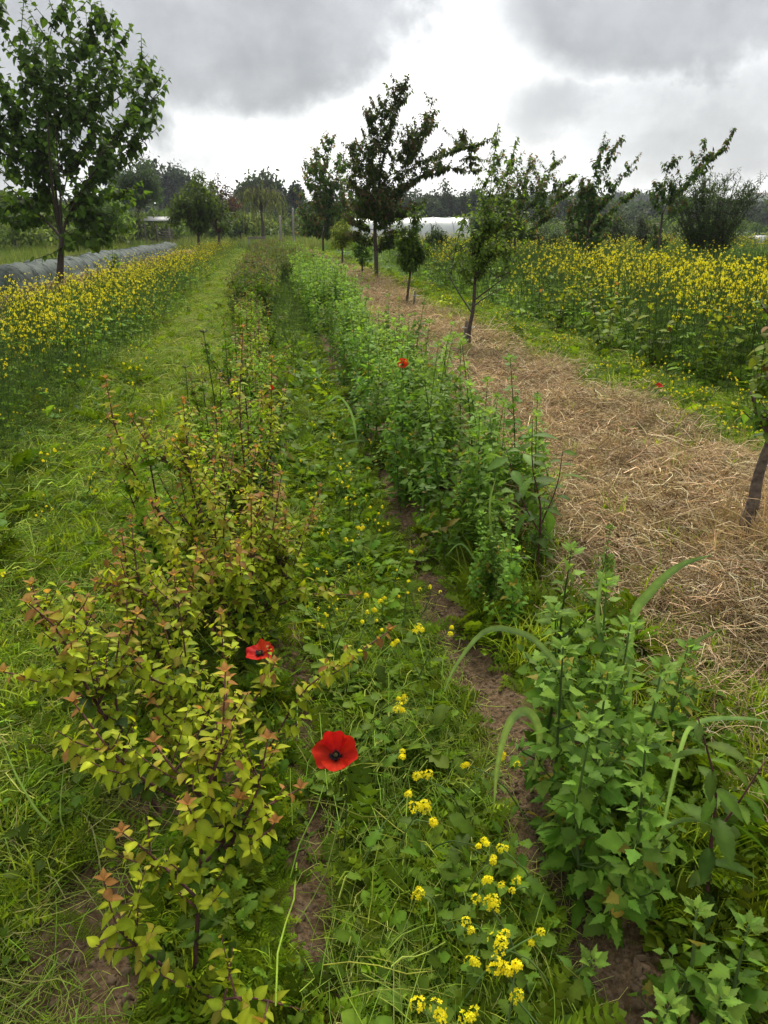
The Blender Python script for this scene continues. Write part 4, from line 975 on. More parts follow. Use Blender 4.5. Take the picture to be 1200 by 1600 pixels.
REDT = lambda t: ((DARK*1.35 if rng.uniform() < .65 else MID*.85) if t < .6 else (np.array((.15, .10, .045)) if rng.uniform() < .4 else DARK*1.5))*rng.uniform(.65, 1.45)
DRK = lambda t: (DARK*1.3*(1-t)+MID*.8*t)*rng.uniform(.7, 1.4)
tree('plum_tree', 'tall plum tree with swept dark shoots in the centre of the view', 23.5, base_of(588, 445), [(588, 410), (586, 370), (587, 335), (592, 290), (600, 240)],
     [[(587, 340), (600, 300), (630, 270), (660, 235)], [(587, 330), (575, 290), (565, 260)], [(590, 300), (615, 270), (650, 262), (700, 240)]],
     [[(595, 280), (603, 220), (620, 165), (632, 122)], [(600, 250), (612, 190), (622, 150), (628, 135)], [(586, 290), (580, 240), (577, 200), (578, 185)], [(570, 285), (556, 260), (550, 240), (548, 225)], [(580, 270), (590, 210), (600, 175), (598, 160)], [(620, 275), (645, 225), (662, 190), (668, 158)], [(630, 265), (655, 225), (672, 200), (675, 175)],
      [(640, 260), (680, 245), (715, 235), (732, 222), (739, 200)], [(700, 238), (733, 228), (740, 245), (745, 262), (760, 265)], [(640, 280), (680, 272), (705, 262), (722, 268)], [(600, 320), (625, 295), (650, 280), (668, 255)], [(588, 345), (565, 320), (552, 290), (548, 262)], [(586, 360), (560, 350), (548, 330)], [(590, 350), (615, 340), (635, 330), (640, 318)], [(590, 320), (600, 280), (625, 240), (640, 205)], [(590, 310), (575, 270), (568, 230)], [(587, 330), (575, 300), (560, 300)], [(595, 310), (620, 300), (640, 290)], [(590, 340), (600, 320), (618, 315)], [(585, 330), (590, 290), (585, 250)], [(610, 290), (640, 250), (650, 220)], [(588, 385), (610, 372), (624, 362)], [(586, 385), (570, 378), (556, 368)], [(587, 395), (600, 385), (612, 384)], [(587, 360), (605, 345), (625, 340)], [(587, 345), (572, 335), (556, 318)], [(587, 350), (590, 330), (596, 305)]],
     OVATE, .125, .036, REDT, ROWG, wob=.6, r0=.07, sub=10, sublen=.72, hang=.6)
tree('pear_tree', 'slim young tree with leafy column and stub at its foot in the straw', 15.8, base_of(636, 487), [(636, 470), (638, 450), (642, 420), (646, 390)], [],
     [[(640, 440), (643, 400), (650, 360), (660, 312)], [(640, 430), (632, 400), (638, 370)], [(642, 420), (655, 400), (652, 375)], [(645, 390), (640, 360), (648, 335)], [(640, 420), (628, 395), (630, 375)]], OVATE, .10, .030, DRK, ROWG, wob=.14, r0=.036, sub=8, sublen=.42, hang=.55)
tree('apple_tree', 'crooked young apple tree with tied stake stub and dense dark leaf clump', 9.5, base_of(733, 562), [(732, 530), (734, 510), (740, 480), (742, 440), (748, 400), (758, 340)], [[(738, 490), (715, 450), (703, 420)], [(740, 470), (765, 440), (778, 420)], [(738, 480), (760, 465), (790, 450)]],
     [[(748, 400), (762, 330), (772, 250), (779, 192)], [(752, 380), (770, 310), (792, 260), (797, 222)], [(705, 430), (708, 395), (714, 360), (716, 345)], [(745, 430), (735, 395), (745, 365)], [(745, 430), (765, 405), (775, 380)], [(748, 420), (750, 390), (742, 360)], [(770, 440), (790, 420), (800, 385), (805, 340)], [(742, 450), (725, 430), (715, 410)], [(752, 390), (760, 350), (750, 300), (765, 270)], [(760, 370), (785, 340), (780, 300)], [(748, 420), (770, 400), (790, 395)], [(745, 425), (755, 400), (770, 395)], [(742, 440), (752, 420), (748, 400)]],
     OVATE, .065, .036, lambda t: (DARK*(1-t)+MID*.8*t)*rng.uniform(.7, 1.4), ROWG, wob=.18, r0=.032, sub=6, sublen=.38, hang=.5, limit=150, lm=LM_OVATE)
tree('columnar_plum', 'narrow dark plum tree left of the tall central tree', 42, base_of(505, 393), [(505, 370), (506, 345)], [],
     [[(506, 350), (500, 300), (508, 250), (521, 213)], [(506, 350), (490, 310), (488, 270), (500, 240)], [(506, 350), (520, 310), (530, 270), (525, 245)], [(505, 370), (480, 345), (475, 315)], [(505, 370), (528, 345), (540, 310), (538, 270)], [(506, 340), (505, 290), (498, 260)], [(505, 360), (515, 320), (515, 280)], [(505, 370), (540, 350), (548, 320), (545, 280)], [(505, 375), (490, 360), (480, 365)], [(505, 375), (520, 360), (535, 370)]],
     OVATE, .21, .050, REDT, ROWG, wob=.7, r0=.08, sub=13, sublen=1.2, hang=.5)
tree('purple_plum', 'dark spreading plum behind the apple tree with shoots bent to the right', 25, base_of(808, 432), [(806, 400), (804, 370)], [[(804, 370), (820, 330), (850, 300)]],
     [[(804, 370), (780, 320), (775, 270), (780, 240)], [(804, 370), (800, 310), (805, 270), (815, 245)], [(806, 360), (820, 310), (830, 270), (850, 240)], [(815, 340), (850, 290), (865, 262), (878, 248)], [(820, 330), (860, 300), (880, 285), (897, 275)], [(815, 350), (850, 325), (875, 305), (890, 296)], [(800, 380), (775, 350), (765, 310)], [(805, 380), (835, 350), (850, 335)], [(800, 370), (790, 330), (792, 290)], [(806, 370), (812, 330), (822, 300)], [(806, 375), (825, 365), (838, 372)], [(803, 380), (785, 370), (775, 375)]],
     OVATE, .14, .042, REDT, 'fruit trees beyond the tall mustard', wob=.5, r0=.07, sub=7, sublen=.8, hang=.55)
tree('whip_plum', 'dark plum tree in the mustard with three shoots like raised arms', 24, base_of(915, 432), [(916, 405), (918, 370), (920, 345)], [],
     [[(920, 345), (925, 290), (930, 250), (941, 206)], [(920, 340), (935, 285), (955, 240), (977, 210)], [(922, 345), (945, 310), (972, 275), (1000, 238)], [(918, 360), (905, 320), (908, 280)], [(918, 370), (940, 340), (955, 325), (990, 295)], [(918, 380), (900, 350), (898, 320)], [(918, 360), (930, 320), (928, 290)], [(918, 380), (935, 360), (945, 340)], [(917, 390), (905, 375), (900, 360)], [(917, 395), (930, 380), (940, 370)], [(920, 350), (915, 310), (920, 290)], [(920, 350), (935, 320), (945, 310)]],
     OVATE, .145, .038, REDT, 'fruit trees beyond the tall mustard', wob=.4, r0=.06, sub=5, sublen=.6, hang=.65)
tree('bent_plum', 'leaning dark plum whose longest shoot bends far right over the round bush', 24, base_of(1026, 432), [(1028, 400), (1032, 360), (1036, 330)], [[(1036, 330), (1060, 300), (1075, 285)]],
     [[(1036, 330), (1035, 290), (1042, 260), (1047, 242)], [(1040, 320), (1060, 290), (1068, 262), (1070, 245)], [(1045, 315), (1075, 280), (1090, 245), (1097, 216)], [(1070, 290), (1105, 258), (1130, 235), (1150, 215), (1162, 196)], [(1034, 350), (1050, 330), (1070, 315)], [(1034, 340), (1028, 310), (1032, 285)], [(1040, 320), (1055, 300), (1050, 280)], [(1030, 390), (1040, 370), (1036, 350)], [(1029, 400), (1025, 370), (1030, 350)]],
     OVATE, .15, .038, REDT, 'fruit trees beyond the tall mustard', wob=.4, r0=.06, sub=4, sublen=.5, hang=.7)
vw = [[(1104, 415), (1104+dx*.45, 370), (1104+dx*.8, 320), (1104+dx, 330-(66-abs(dx-5)*.75))] for dx in np.linspace(-60, 64, 56)]
tree('vase_bush', 'big vase shaped bush of upright dark stems right of the bent plum', 26, base_of(1104, 430), [(1104, 418), (1104, 408)], [], vw, LANCE, .15, .05, lambda t: (DARK*1.15)*rng.uniform(.7, 1.4), None, wob=.9, r0=.09, sub=4, sublen=.9, hang=.0, cat='bush')
# trunk and hanging leaves at the right edge
tree('leaning_apple_tree', 'leaning dark apple trunk at the right edge rising from the straw', 3.14, base_of(1150, 885), [(1154, 845), (1176, 790), (1183, 750), (1203, 690), (1240, 600)], [[(1205, 680), (1180, 640), (1165, 610)], [(1235, 600), (1240, 500), (1260, 400)]],
     [[(1203, 690), (1188, 662), (1176, 640), (1170, 618)], [(1240, 600), (1215, 565), (1192, 556)], [(1245, 560), (1222, 510), (1204, 478)], [(1235, 620), (1212, 605), (1195, 590)], [(1215, 660), (1202, 648), (1190, 655)]],
     OVATE, .058, .03, lambda t: (DARK*1.6*(1-t)+MID*1.1*t)*rng.uniform(.7, 1.3), ROWG, wob=.06, r0=.040, barkc=TRK*1.8, sub=3, sublen=.12, hang=.5, limit=200, lm=LM_OVATE)
# far and small ones
LIMEC = lambda t: (LIME*.6)*rng.uniform(.7, 1.3)
b = base_of(693, 497)
leafy_sapling('lime_sapling', 'small bright yellow green sapling standing in the straw', 'sapling', b, [[b]+pp(b[1], (692, 478, 0), (693, 458, 0)), [b]+pp(b[1], (685, 485, 0), (680, 472, 0)), [b]+pp(b[1], (700, 485, 0), (706, 470, 0)), [b]+pp(b[1], (690, 480, .1), (690, 466, .1))], ELLIP, LM_ELL, .16, .045, lambda t: np.array((.34, .40, .04))*rng.uniform(.8, 1.2), limit=100, hang=.6)
def fan(cx, yb, yt, w, n, jx=.1):
    o = []
    for k in range(n):
        u_ = (k+.5)/n*2-1+rng.normal(0, jx); top = yt+(yb-yt)*(.55*u_*u_)+rng.uniform(0, (yb-yt)*.15); o.append([(cx, yb-(yb-yt)*.12), (cx+w*u_*.5, yb-(yb-yt)*.45), (cx+w*u_*.95, (yb+top)/2-(yb-yt)*.1), (cx+w*u_, top)])
    return o
def fan_tree(name, label, Y, px, yb, yt, w, n, tpl, size, step, colf, cat='tree', sub=6, sublen=1.0, hang=.4, wob=None, group=None, ybase=None, **k):
    b = at(px, yb, Y); b[2] = float(gz(b[0], b[1])); ppm = F/Y
    return tree(name, label, Y, b, [(px, yb-(yb-yt)*.1), (px, yb-(yb-yt)*.2)], [], fan(px, yb, yt, w, n), tpl, size, step, colf, group, wob if wob is not None else w/ppm*.55, r0=.02*(yb-yt)/ppm+.01, sub=sub, sublen=sublen, hang=hang, cat=cat, **k)
fan_tree('round_bush', 'dense dark round tree at the end of the netted row', 46, 310, 388, 262, 48, 22, ELLIP, .28, .14, lambda t: (DARK*(1-t)+MID*.7*t)*rng.uniform(.7, 1.4), sub=9, sublen=1.2, hang=.6)
fan_tree('red_leaved_plum', 'reddish leaved plum showing behind the dense round tree', 54, 342, 388, 258, 24, 10, OVATE, .25, .13, lambda t: np.array((.07, .04, .035))*rng.uniform(.6, 1.4), sub=7, sublen=1.3)
fan_tree('airy_tree', 'airy mid green tree on thin dark trunks behind the shed', 72, 217, 348, 232, 34, 14, NEEDLE, .55, .16, lambda t: np.array((.055, .10, .03))*rng.uniform(.7, 1.3), sub=8, sublen=2.0)
fan_tree('bushy_tree', 'fresh green bushy tree behind the big left tree', 52, 150, 392, 268, 48, 16, ELLIP, .30, .16, lambda t: np.array((.10, .16, .03))*rng.uniform(.7, 1.3), sub=8, sublen=1.4)
fan_tree('lime_shrub', 'light green upright shrub beside the row left of the central tree', 36, 535, 402, 333, 16, 10, LANCE, .22, .07, LIMEC, 'shrub', sub=6, sublen=.6)
fan_tree('dark_shrub', 'small dark rounded shrub in front of the white polytunnel', 34, 682, 398, 347, 17, 9, LANCE, .2, .08, lambda t: DARK*.9*rng.uniform(.7, 1.4), 'shrub', sub=6, sublen=.5)
fan_tree('thin_tree', 'thin leafy tree just left of the central tree trunk', 26, 566, 432, 345, 14, 5, OVATE, .14, .07, DRK, sub=4, sublen=.5, group=ROWG)
for i, (px, yb, yt, w, Y, l) in enumerate(((870, 400, 352, 14, 40, 'green shrub in the mustard between two dark plums'), (965, 405, 312, 22, 34, 'grey green upright shrub behind the three armed plum'), (1005, 402, 325, 16, 36, 'narrow grey green shrub between the two bent plums'), (1160, 395, 350, 26, 60, 'rounded green bush before the wooded hill at the far right'), (845, 405, 330, 22, 44, 'low dark tree behind the spreading plum'), (760, 400, 300, 24, 30, 'dark leafy tree directly behind the apple tree'), (895, 396, 335, 16, 42, 'olive shrub left of the three armed plum'))):
    fan_tree('field_shrub', l, Y, px, yb, yt, w, 9, LANCE, .22, .10, lambda t: np.array(((.055, .095, .03), (.05, .075, .035), (.045, .07, .03), (.05, .085, .03), (.035, .06, .02), (.03, .06, .02), (.06, .09, .03))[i])*rng.uniform(.7, 1.4), 'shrub', sub=6, sublen=.7, hang=.1)
# green saplings along the edge of the tall field
for i, (px, py, h, w, l) in enumerate(((845, 525, .95, .3, 'pale leaved sapling at the field edge near the apple tree'), (915, 560, 1.05, .35, 'light green broad leaved sapling at the foot of the tall mustard'), (985, 580, .9, .35, 'broad leaved sapling with a reddish top leaf at the field edge'), (1065, 610, .85, .4, 'bushy sapling with bronze young leaves right of the small poppy'), (1145, 640, .8, .4, 'vine like sapling with large pale leaves at the field edge'), (1200, 660, .85, .35, 'large leaved sapling at the right edge of the picture'))):
    b = G(px, py); b[0] += .25; sh = []
    for k in range(5):
        a = rng.uniform(0, 6.3); d = np.array((math.cos(a)*w, math.sin(a)*w, 0)); sh.append([b, b+d*.5+(0, 0, h*.5), b+d+(0, 0, h*rng.uniform(.7, 1.05))])
    leafy_sapling('field_edge_sapling', l, 'sapling', b, sh, HEART, LM_HEART, .115, .055, lambda t: ((MID*1.1*(1-t)+LIME*.75*t) if rng.uniform() < .93 or t < .7 else BRONZE*.8)*rng.uniform(.75, 1.3), group='saplings along the tall field edge', limit=150, hang=.5)
# thin staked sapling left
fan_tree('thin_sapling', 'thin young sapling on a bare stem left of the netted row end', 26, 178, 440, 372, 9, 4, OVATE, .13, .08, lambda t: MID*.9*rng.uniform(.7, 1.3), 'sapling', sub=2, sublen=.3)

# weeping willow
def willow():
    Y = 66; b = at(410, 372, Y); b[2] = 0; t = thing('weeping_willow', 'pale weeping willow at the end of the mown lane', 'tree', b); mb = MB()
    k = Y/F; mb.tube([(0, 0, 0), (.1, 0, 1.8), (0, .1, 3.2)], [.16, .12, .08], TRK, 7); mb.ob('trunk', BARK, t); br = MB(); lv = Leaves()
    for i in range(70):
        a = rng.uniform(0, 6.3); r = 2.3*math.sqrt(rng.uniform(.05, 1)); top = 5.0-r*.35+rng.normal(0, .25); e = np.array((math.cos(a)*r, math.sin(a)*r, max(.6, top-rng.uniform(1.5, 3.2))))
        P = spline([(0, 0, 3.0), np.array((math.cos(a)*r*.6, math.sin(a)*r*.6, top)), np.array((math.cos(a)*r*.95, math.sin(a)*r*.95, top-.6)), e], 10); br.tube(P, np.linspace(.03, .006, 10), TRK*1.3, 3, cap=False)
        lv.along(P, .09, .30, lambda s_: np.array((.13, .17, .06))*rng.uniform(.6, 1.3), hang=1.6, t0=.25, out=.4, whorl=1)
    br.ob('branches', BARK, t); cr = MB(); lv.bake(cr, LANCE); cr.ob('crown', FOL, t)
willow()
# distant crowns
def blob_crown(mb, blobs, n, size, col, tpl=SMALL, clump=.30):
    for c, r in blobs:
        c = np.asarray(c, float); r = np.asarray(r, float)
        nc = max(6, n//18); d = unit(rng.normal(0, 1, (nc, 3))); d[:, 2] = np.abs(d[:, 2])*.9-.25*rng.uniform(0, 1, nc); cc_ = c+d*r*rng.uniform(.55, 1.0, (nc, 1)); cs = rng.uniform(.6, 1.45, nc)
        k = rng.integers(0, nc, n); L = cc_[k]+rng.normal(0, 1, (n, 3))*r*clump*.55; D = unit(rng.normal(0, 1, (n, 3))+(0, 0, -.2)); U = unit(rng.normal(0, .7, (n, 3))+(0, 0, 1))
        mb.many(tpl, frames(D, U, size*rng.uniform(.6, 1.3, n)), L, np.asarray(col)*cs[k][:, None]*rng.uniform(.75, 1.25, (n, 1)))
def far_tree(name, label, px, ytop, w, Y, col, n=900, group=None, yb=372):
    ppm = F/Y; b = at(px, yb, Y); b[2] = 0; h = at(px, ytop, Y)[2]; r = w/ppm/2
    t = thing(name, label, 'tree', b, group); mb = MB(); mb.tube([(0, 0, -.2), (.1, 0, h*.35), (0, .1, h*.75)], [.03*h+.05, .022*h, .008*h], TRK, 6); mb.ob('trunk', BARK, t)
    cr = MB(); bl = [((0, 0, h*.62), (r*.75, r*.75, h*.36))]
    for k in range(5):
        a = k*1.3; q = rng.uniform(.4, .6); bl.append(((math.cos(a)*r*q, math.sin(a)*r*q, h*rng.uniform(.42, .75)), (r*.5, r*.5, h*.2)))
    blob_crown(cr, bl, n//6, h*.05+.1, col); cr.ob('crown', FOL, t); return t
FT = np.array((.035, .055, .028))
def thicket():
    mb = [proto('thicket_crown', (lambda q: (blob_crown(q, [((0, 0, 1.3), (1.5, 1.5, 1.3))], 300, .32, k), q)[1])(MB()), FOL) for k in (np.array((.085, .13, .03)), np.array((.06, .10, .025)), np.array((.11, .15, .04)))]
    x = np.concatenate((rng.uniform(-60, 6, 190), rng.uniform(-34, -11, 70), rng.uniform(6, 70, 120))); y = np.concatenate((rng.uniform(72, 110, 190), rng.uniform(46, 72, 70), rng.uniform(82, 120, 120)))
    k = ~((x > -1) & (x < 14) & (y < 84)); x, y = x[k], y[k]
    scatter('far_thicket', mb, np.stack((x, y, 0*x-.1), 1), rng.uniform(0, 6.3, len(x)), rng.uniform(.7, 1.5, len(x)), 'green thicket of bushes closing off the far end of the fields', 'bushes', .05)
thicket()
far_tree('poplar_tree', 'broad tall dark tree on the skyline left of centre', 413, 255, 84, 150, FT, 5000)
for i, (px, yt, w, Y, l) in enumerate(((465, 275, 22, 150, 'thin crowned tree beside the tall skyline tree'), (440, 312, 60, 140, 'lower tree under the tall skyline tree'), (360, 320, 40, 120, 'small dark tree behind the dense round tree'), (255, 240, 70, 190, 'dark tree top above the shed at the skyline'), (290, 246, 64, 190, 'wide dark tree top right of the airy tree'), (325, 300, 50, 190, 'dark tree in the gap right of the round tree'), (205, 250, 50, 190, 'dark tree top left behind the airy tree'),
                                       (640, 286, 60, 170, 'dark tree directly behind the central tree'), (690, 280, 55, 170, 'dark round tree behind the white polytunnel'), (730, 288, 50, 170, 'dark tree right of the polytunnel roof'), (660, 300, 50, 160, 'lower dark tree left behind the polytunnel'), (600, 300, 50, 160, 'dark tree behind the left end of the polytunnel'), (480, 312, 50, 150, 'dark tree behind the narrow plum'), (540, 310, 50, 150, 'dark tree between narrow plum and central tree'))):
    far_tree('skyline_tree', l, px, yt, w, Y, FT*rng.uniform(.85, 1.2), 2600, 'dark trees along the skyline')
for i, (px, yt, w, Y) in enumerate(((20, 290, 70, 60), (75, 310, 60, 66), (-30, 270, 80, 62), (120, 320, 50, 70), (180, 318, 46, 80), (345, 335, 30, 75), (375, 335, 28, 80))):
    far_tree('meadow_bush', ('fresh green bush on the far left edge', 'green bush behind the trunk of the big tree', 'green tree cut by the left frame edge', 'green bush right behind the big tree', 'grey green bush left of the shed', 'olive bush right of the round tree', 'small olive bush left of the willow')[i], px, yt, w, Y, np.array((.085, .135, .032))*rng.uniform(.8, 1.15), 2400, 'bushes at the meadow edge')

# hills and far woods on the right
def hills():
    def ridge(name, Y0, pts, depth, mat):
        mb = MB(); n = 60; xs = np.linspace(pts[0][0], pts[-1][0], n); V = []
        for k in range(6):
            for x in xs:
                p = at(x, np.interp(x, [q[0] for q in pts], [q[1] for q in pts]), Y0); f = (0, .45, .8, 1, .9, .3)[k]
                V.append((p[0]*(1+k*depth/Y0/5), Y0+k*depth/5, max(-1, p[2]*f*(1+.03*math.sin(x*.05+k)))))
        Fc = []
        for k in range(5):
            for i in range(n-1): a = k*n+i; Fc += [(a, a+1, a+n+1), (a, a+n+1, a+n)]
        mb.add(V, Fc, (1, 1, 1)); o = mb.ob(name, mat); o['kind'] = 'structure'; return np.array(V)
    hm = plain('wooded_slope', (.030, .048, .024), .95, .05, .5, .4)
    V1 = ridge('hill', 420, [(500, 345), (640, 325), (760, 312), (900, 303), (1000, 305), (1100, 316), (1200, 318), (1400, 312), (1700, 330)], 160, hm)
    ridge('far_hill', 1000, [(-200, 350), (300, 343), (800, 330), (1000, 318), (1120, 306), (1170, 301), (1230, 299), (1400, 302), (1700, 330)], 250, hm)
    mb = [proto('wood_crown', (lambda q: (blob_crown(q, [((0, 0, 4.5), (3.6, 3.6, 4.2))], 420, 1.0, FT*k), q)[1])(MB()), FOL) for k in (.8, 1, 1.25)]
    P = []
    for i in range(1500):
        k = rng.integers(0, 3); f = rng.uniform(0, 1); j = rng.integers(0, 59); g_ = rng.uniform(); a = V1[k*60+j]*(1-g_)+V1[k*60+j+1]*g_; c = V1[(k+1)*60+j]*(1-g_)+V1[(k+1)*60+j+1]*g_; P.append(a*(1-f)+c*f-(0, 0, 3))
    P = np.array(P); scatter('hillside_wood', mb, P, rng.uniform(0, 6.3, len(P)), rng.uniform(.7, 1.3, len(P)), 'dark wood covering the low hill at the right', 'wood', .05)
    x = rng.uniform(20, 190, 420); y = rng.uniform(170, 260, 420); P = np.stack((x, y, 0*x-1), 1); pr = [bpy.data.objects.new('edge_crown', p.data) for p in mb]
    x2 = rng.uniform(-120, 30, 260); y2 = rng.uniform(200, 260, 260); P = np.concatenate((P, np.stack((x2, y2, 0*x2-1), 1)))
    scatter('far_treeline', pr, P, rng.uniform(0, 6.3, len(P)), rng.uniform(.8, 1.3, len(P)), 'far dark treeline across the end of the fields', 'wood', .05)
    for i in range(7):
        px = 1166+i*6+rng.uniform(-1, 1); p = at(px, 301, 1010); b = (p[0], p[1], p[2]-4); t = thing('distant_house', 'tiny pale house among trees on the far hilltop', 'house', b, 'houses on the far hilltop')
        w = rng.uniform(1.6, 2.6); m1 = MB(); m1.box((-w, -3, -3), (w, 3, 2.6)); m1.ob('wall', HOUSEW, t, False); m2 = MB()
        m2.add([(-w-.3, -3.3, 2.603), (w+.3, -3.3, 2.603), (w+.3, 3.3, 2.603), (-w-.3, 3.3, 2.603), (-w, 0, 4), (w, 0, 4)], [(0, 1, 5), (0, 5, 4), (2, 3, 4), (2, 4, 5), (1, 2, 5), (0, 4, 3), (0, 3, 2), (0, 2, 1)], (1, 1, 1)); m2.ob('roof', HOUSER, t, False)
hills()

# ------------------------------------------------------------------ haze
def haze():
    mb = MB(); mb.box((-1400, -60, -4), (1400, 1720, 85)); mt = newmat('thin_haze'); N = mt.node_tree.nodes.new
    out = N('ShaderNodeOutputMaterial'); v = N('ShaderNodeVolumePrincipled'); v.inputs['Color'].default_value = (.86, .92, 1, 1); v.inputs['Density'].default_value = .00028; v.inputs['Anisotropy'].default_value = .2
    mt.node_tree.links.new(v.outputs[0], out.inputs['Volume']); o = mb.ob('haze', mt, None, False); o['kind'] = 'stuff'; o['label'] = 'thin pale haze over the far fields and hills'; o['category'] = 'haze'
haze()
# ------------------------------------------------------------------ netted row cover
def net_row():
    y0, y1 = 13.0, 64.0; xc = -7.5; t = thing('netted_row_cover', 'long low tunnel of grey green netting over hoops along the left bed', 'net tunnel', (xc, y0, 0)); mb = MB(); n = 520; m_ = 17; V = []
    sp = 1.35
    for i in range(n):
        y = (y1-y0)*i/(n-1); ph = (y % sp)/sp; sag = math.sin(PI*ph)**.7; wid = .56*(1+.05*math.sin(y*.9)); hh = .62*(1-(.10+.09*math.sin(int(y/sp)*2.3))*sag)*(1+.06*math.sin(y*.53+1))
        for j in range(m_):
            a = PI*j/(m_-1); fl = 1.0+(.30 if j in (0, m_-1) else 0)*(.6+.4*math.sin(y*2.7))
            w = .035*math.sin(y*5+a*2.5+math.sin(y*1.7))*sag+.028*math.sin(y*13+a*5+math.sin(y*4))+.016*math.sin(y*29-a*9)+.010*rng.normal()
            V.append((-math.cos(a)*(wid+w)*fl*(1-.04*sag), y, max(.01, (math.sin(a)**.8)*(hh+w))))
    Fc = []
    for i in range(n-1):
        for j in range(m_-1): p = i*m_+j; Fc += [(p, p+1, p+m_+1), (p, p+m_+1, p+m_)]
    mb.add(V, Fc, (1, 1, 1)); mb.ob('net', NET, t)
    hp = MB(); A = np.linspace(0, PI, 15); hp.tube(np.stack((-np.cos(A)*.575, 0*A, np.sin(A)**.8*.635+.004), 1), .010, (1, 1, 1), 5); me = hp.mesh('hoop_cord', NETD)
    for k in range(int((y1-y0)/sp)+1):
        o = bpy.data.objects.new('hoop_cord', me); COL.objects.link(o); o.parent = t; o.location = (0, k*sp, 0); o.rotation_euler.z = rng.normal(0, .12)
net_row()
# ------------------------------------------------------------------ buildings and other far things
def polytunnel():
    Y = 78; a = at(552, 365, Y); e = at(736, 365, Y); L = e[0]-a[0]; h = at(700, 339, Y)[2]; r = 2.6; t = thing('polytunnel', 'long white plastic polytunnel behind the central trees', 'greenhouse', (a[0], Y, 0))
    def arc(z0=0): A = np.linspace(0, PI, 15); return np.stack((0*A, r-np.cos(A)*r, np.sin(A)**.75*h), 1)
    mb = MB(); A = arc(); n = 12; V = []
    for i in range(n):
        for p in A: V.append((L*i/(n-1), p[1], p[2]-.05*abs(math.sin(PI*i*.5))))
    Fc = []
    for i in range(n-1):
        for j in range(14): p = i*15+j; Fc += [(p, p+1, p+16), (p, p+16, p+15)]
    mb.add(V, Fc, (1, 1, 1)); mb.ob('roof_film', FILM, t)
    for x in (0, L):
        m2 = MB(); V = [(x, r, 0)]+[(x, p[1], p[2]) for p in A]; m2.add(V, [(0, i, i+1) for i in range(1, 15)], (1, 1, 1)); m2.ob('end_wall', FILM, t)
    hp = MB(); hp.tube(arc()*(1, 1.012, 1.012), .03, (1, 1, 1), 5); me = hp.mesh('hoop', STEEL)
    for i in range(8):
        o = bpy.data.objects.new('hoop', me); COL.objects.link(o); o.parent = t; o.location = (L*i/7, -.03, .01)
polytunnel()
def shed():
    Y = 70; a = at(224, 352, Y); t = thing('shed', 'low open wooden shed with a pale sheet roof behind the netted row', 'shed', (a[0], Y, 0)); w = 36*Y/F
    z = at(240, 343, Y)[2]
    m1 = MB()
    m1.add([(-.15, -.3, z-.12), (w+.15, -.3, z-.12), (w+.15, 2.2, z+.2), (-.15, 2.2, z+.2), (-.15, -.3, z-.06), (w+.15, -.3, z-.06), (w+.15, 2.2, z+.26), (-.15, 2.2, z+.26)], [(0, 1, 2), (0, 2, 3), (4, 6, 5), (4, 7, 6), (0, 4, 5), (0, 5, 1), (1, 5, 6), (1, 6, 2), (2, 6, 7), (2, 7, 3), (3, 7, 4), (3, 4, 0)], (1, 1, 1)); m1.ob('roof', ROOFM, t, False)
    pm = MB(); pm.box((-.06, -.06, 0), (.06, .06, z-.12)); me = pm.mesh('post', GREYW, False)
    for x in (.1, w*.5, w-.1):
        o = bpy.data.objects.new('post', me); COL.objects.link(o); o.parent = t; o.location = (x, 0, 0)
    bm_ = MB(); bm_.box((0, 0, 0), (w, .03, .16)); me = bm_.mesh('board', GREYW, False)
    for k in range(8):
        o = bpy.data.objects.new('board', me); COL.objects.link(o); o.parent = t; o.location = (0, 1.9, .05+k*.2)
    for k in range(3):
        o = bpy.data.objects.new('board', me); COL.objects.link(o); o.parent = t; o.location = (0, .07, .05+k*.2)
shed()
def posts():
    for px, yt, l in ((457, 326, 'grey wooden gate post at the end of the sapling rows'), (437, 338, 'shorter wooden post left of the gate post')):
        Y = 62; p = at(px, yt, Y); t = thing('gate_post', l, 'post', (p[0], Y, 0)); mb = MB(); mb.tube([(0, 0, 0), (0, 0, p[2]*.5), (.02, 0, p[2])], [.08, .075, .07], (.2, .18, .16), 7); mb.ob('pole', BARK, t)
        cp = MB(); cp.tube([(.02, 0, p[2]+.001), (.02, 0, p[2]+.05)], [.075, .03], (.25, .24, .22), 7); cp.ob('cap', BARK, t)
    p = at(385, 366, 58); t = thing('plank_pile', 'few brown planks lying at the far end of the mown lane', 'planks', (p[0], 58, 0)); pm = MB(); pm.box((0, -.1, 0), (1.3, .1, .05)); me = pm.mesh('plank', GREYW, False)
    for k in range(3):
        for z in (0.0, .28, .56)[:1]:
            o = bpy.data.objects.new('plank', me); COL.objects.link(o); o.parent = t; o.location = (.05*k, 0, .93+.055*k); o.rotation_euler = (0, 0, .06*k)
    tr = MB(); tr.box((-.04, -.3, 0), (.04, .3, .925)); me = tr.mesh('trestle', GREYW, False)
    for x in (.15, 1.15):
        o = bpy.data.objects.new('trestle', me); COL.objects.link(o); o.parent = t; o.location = (x, 0, 0)
posts()
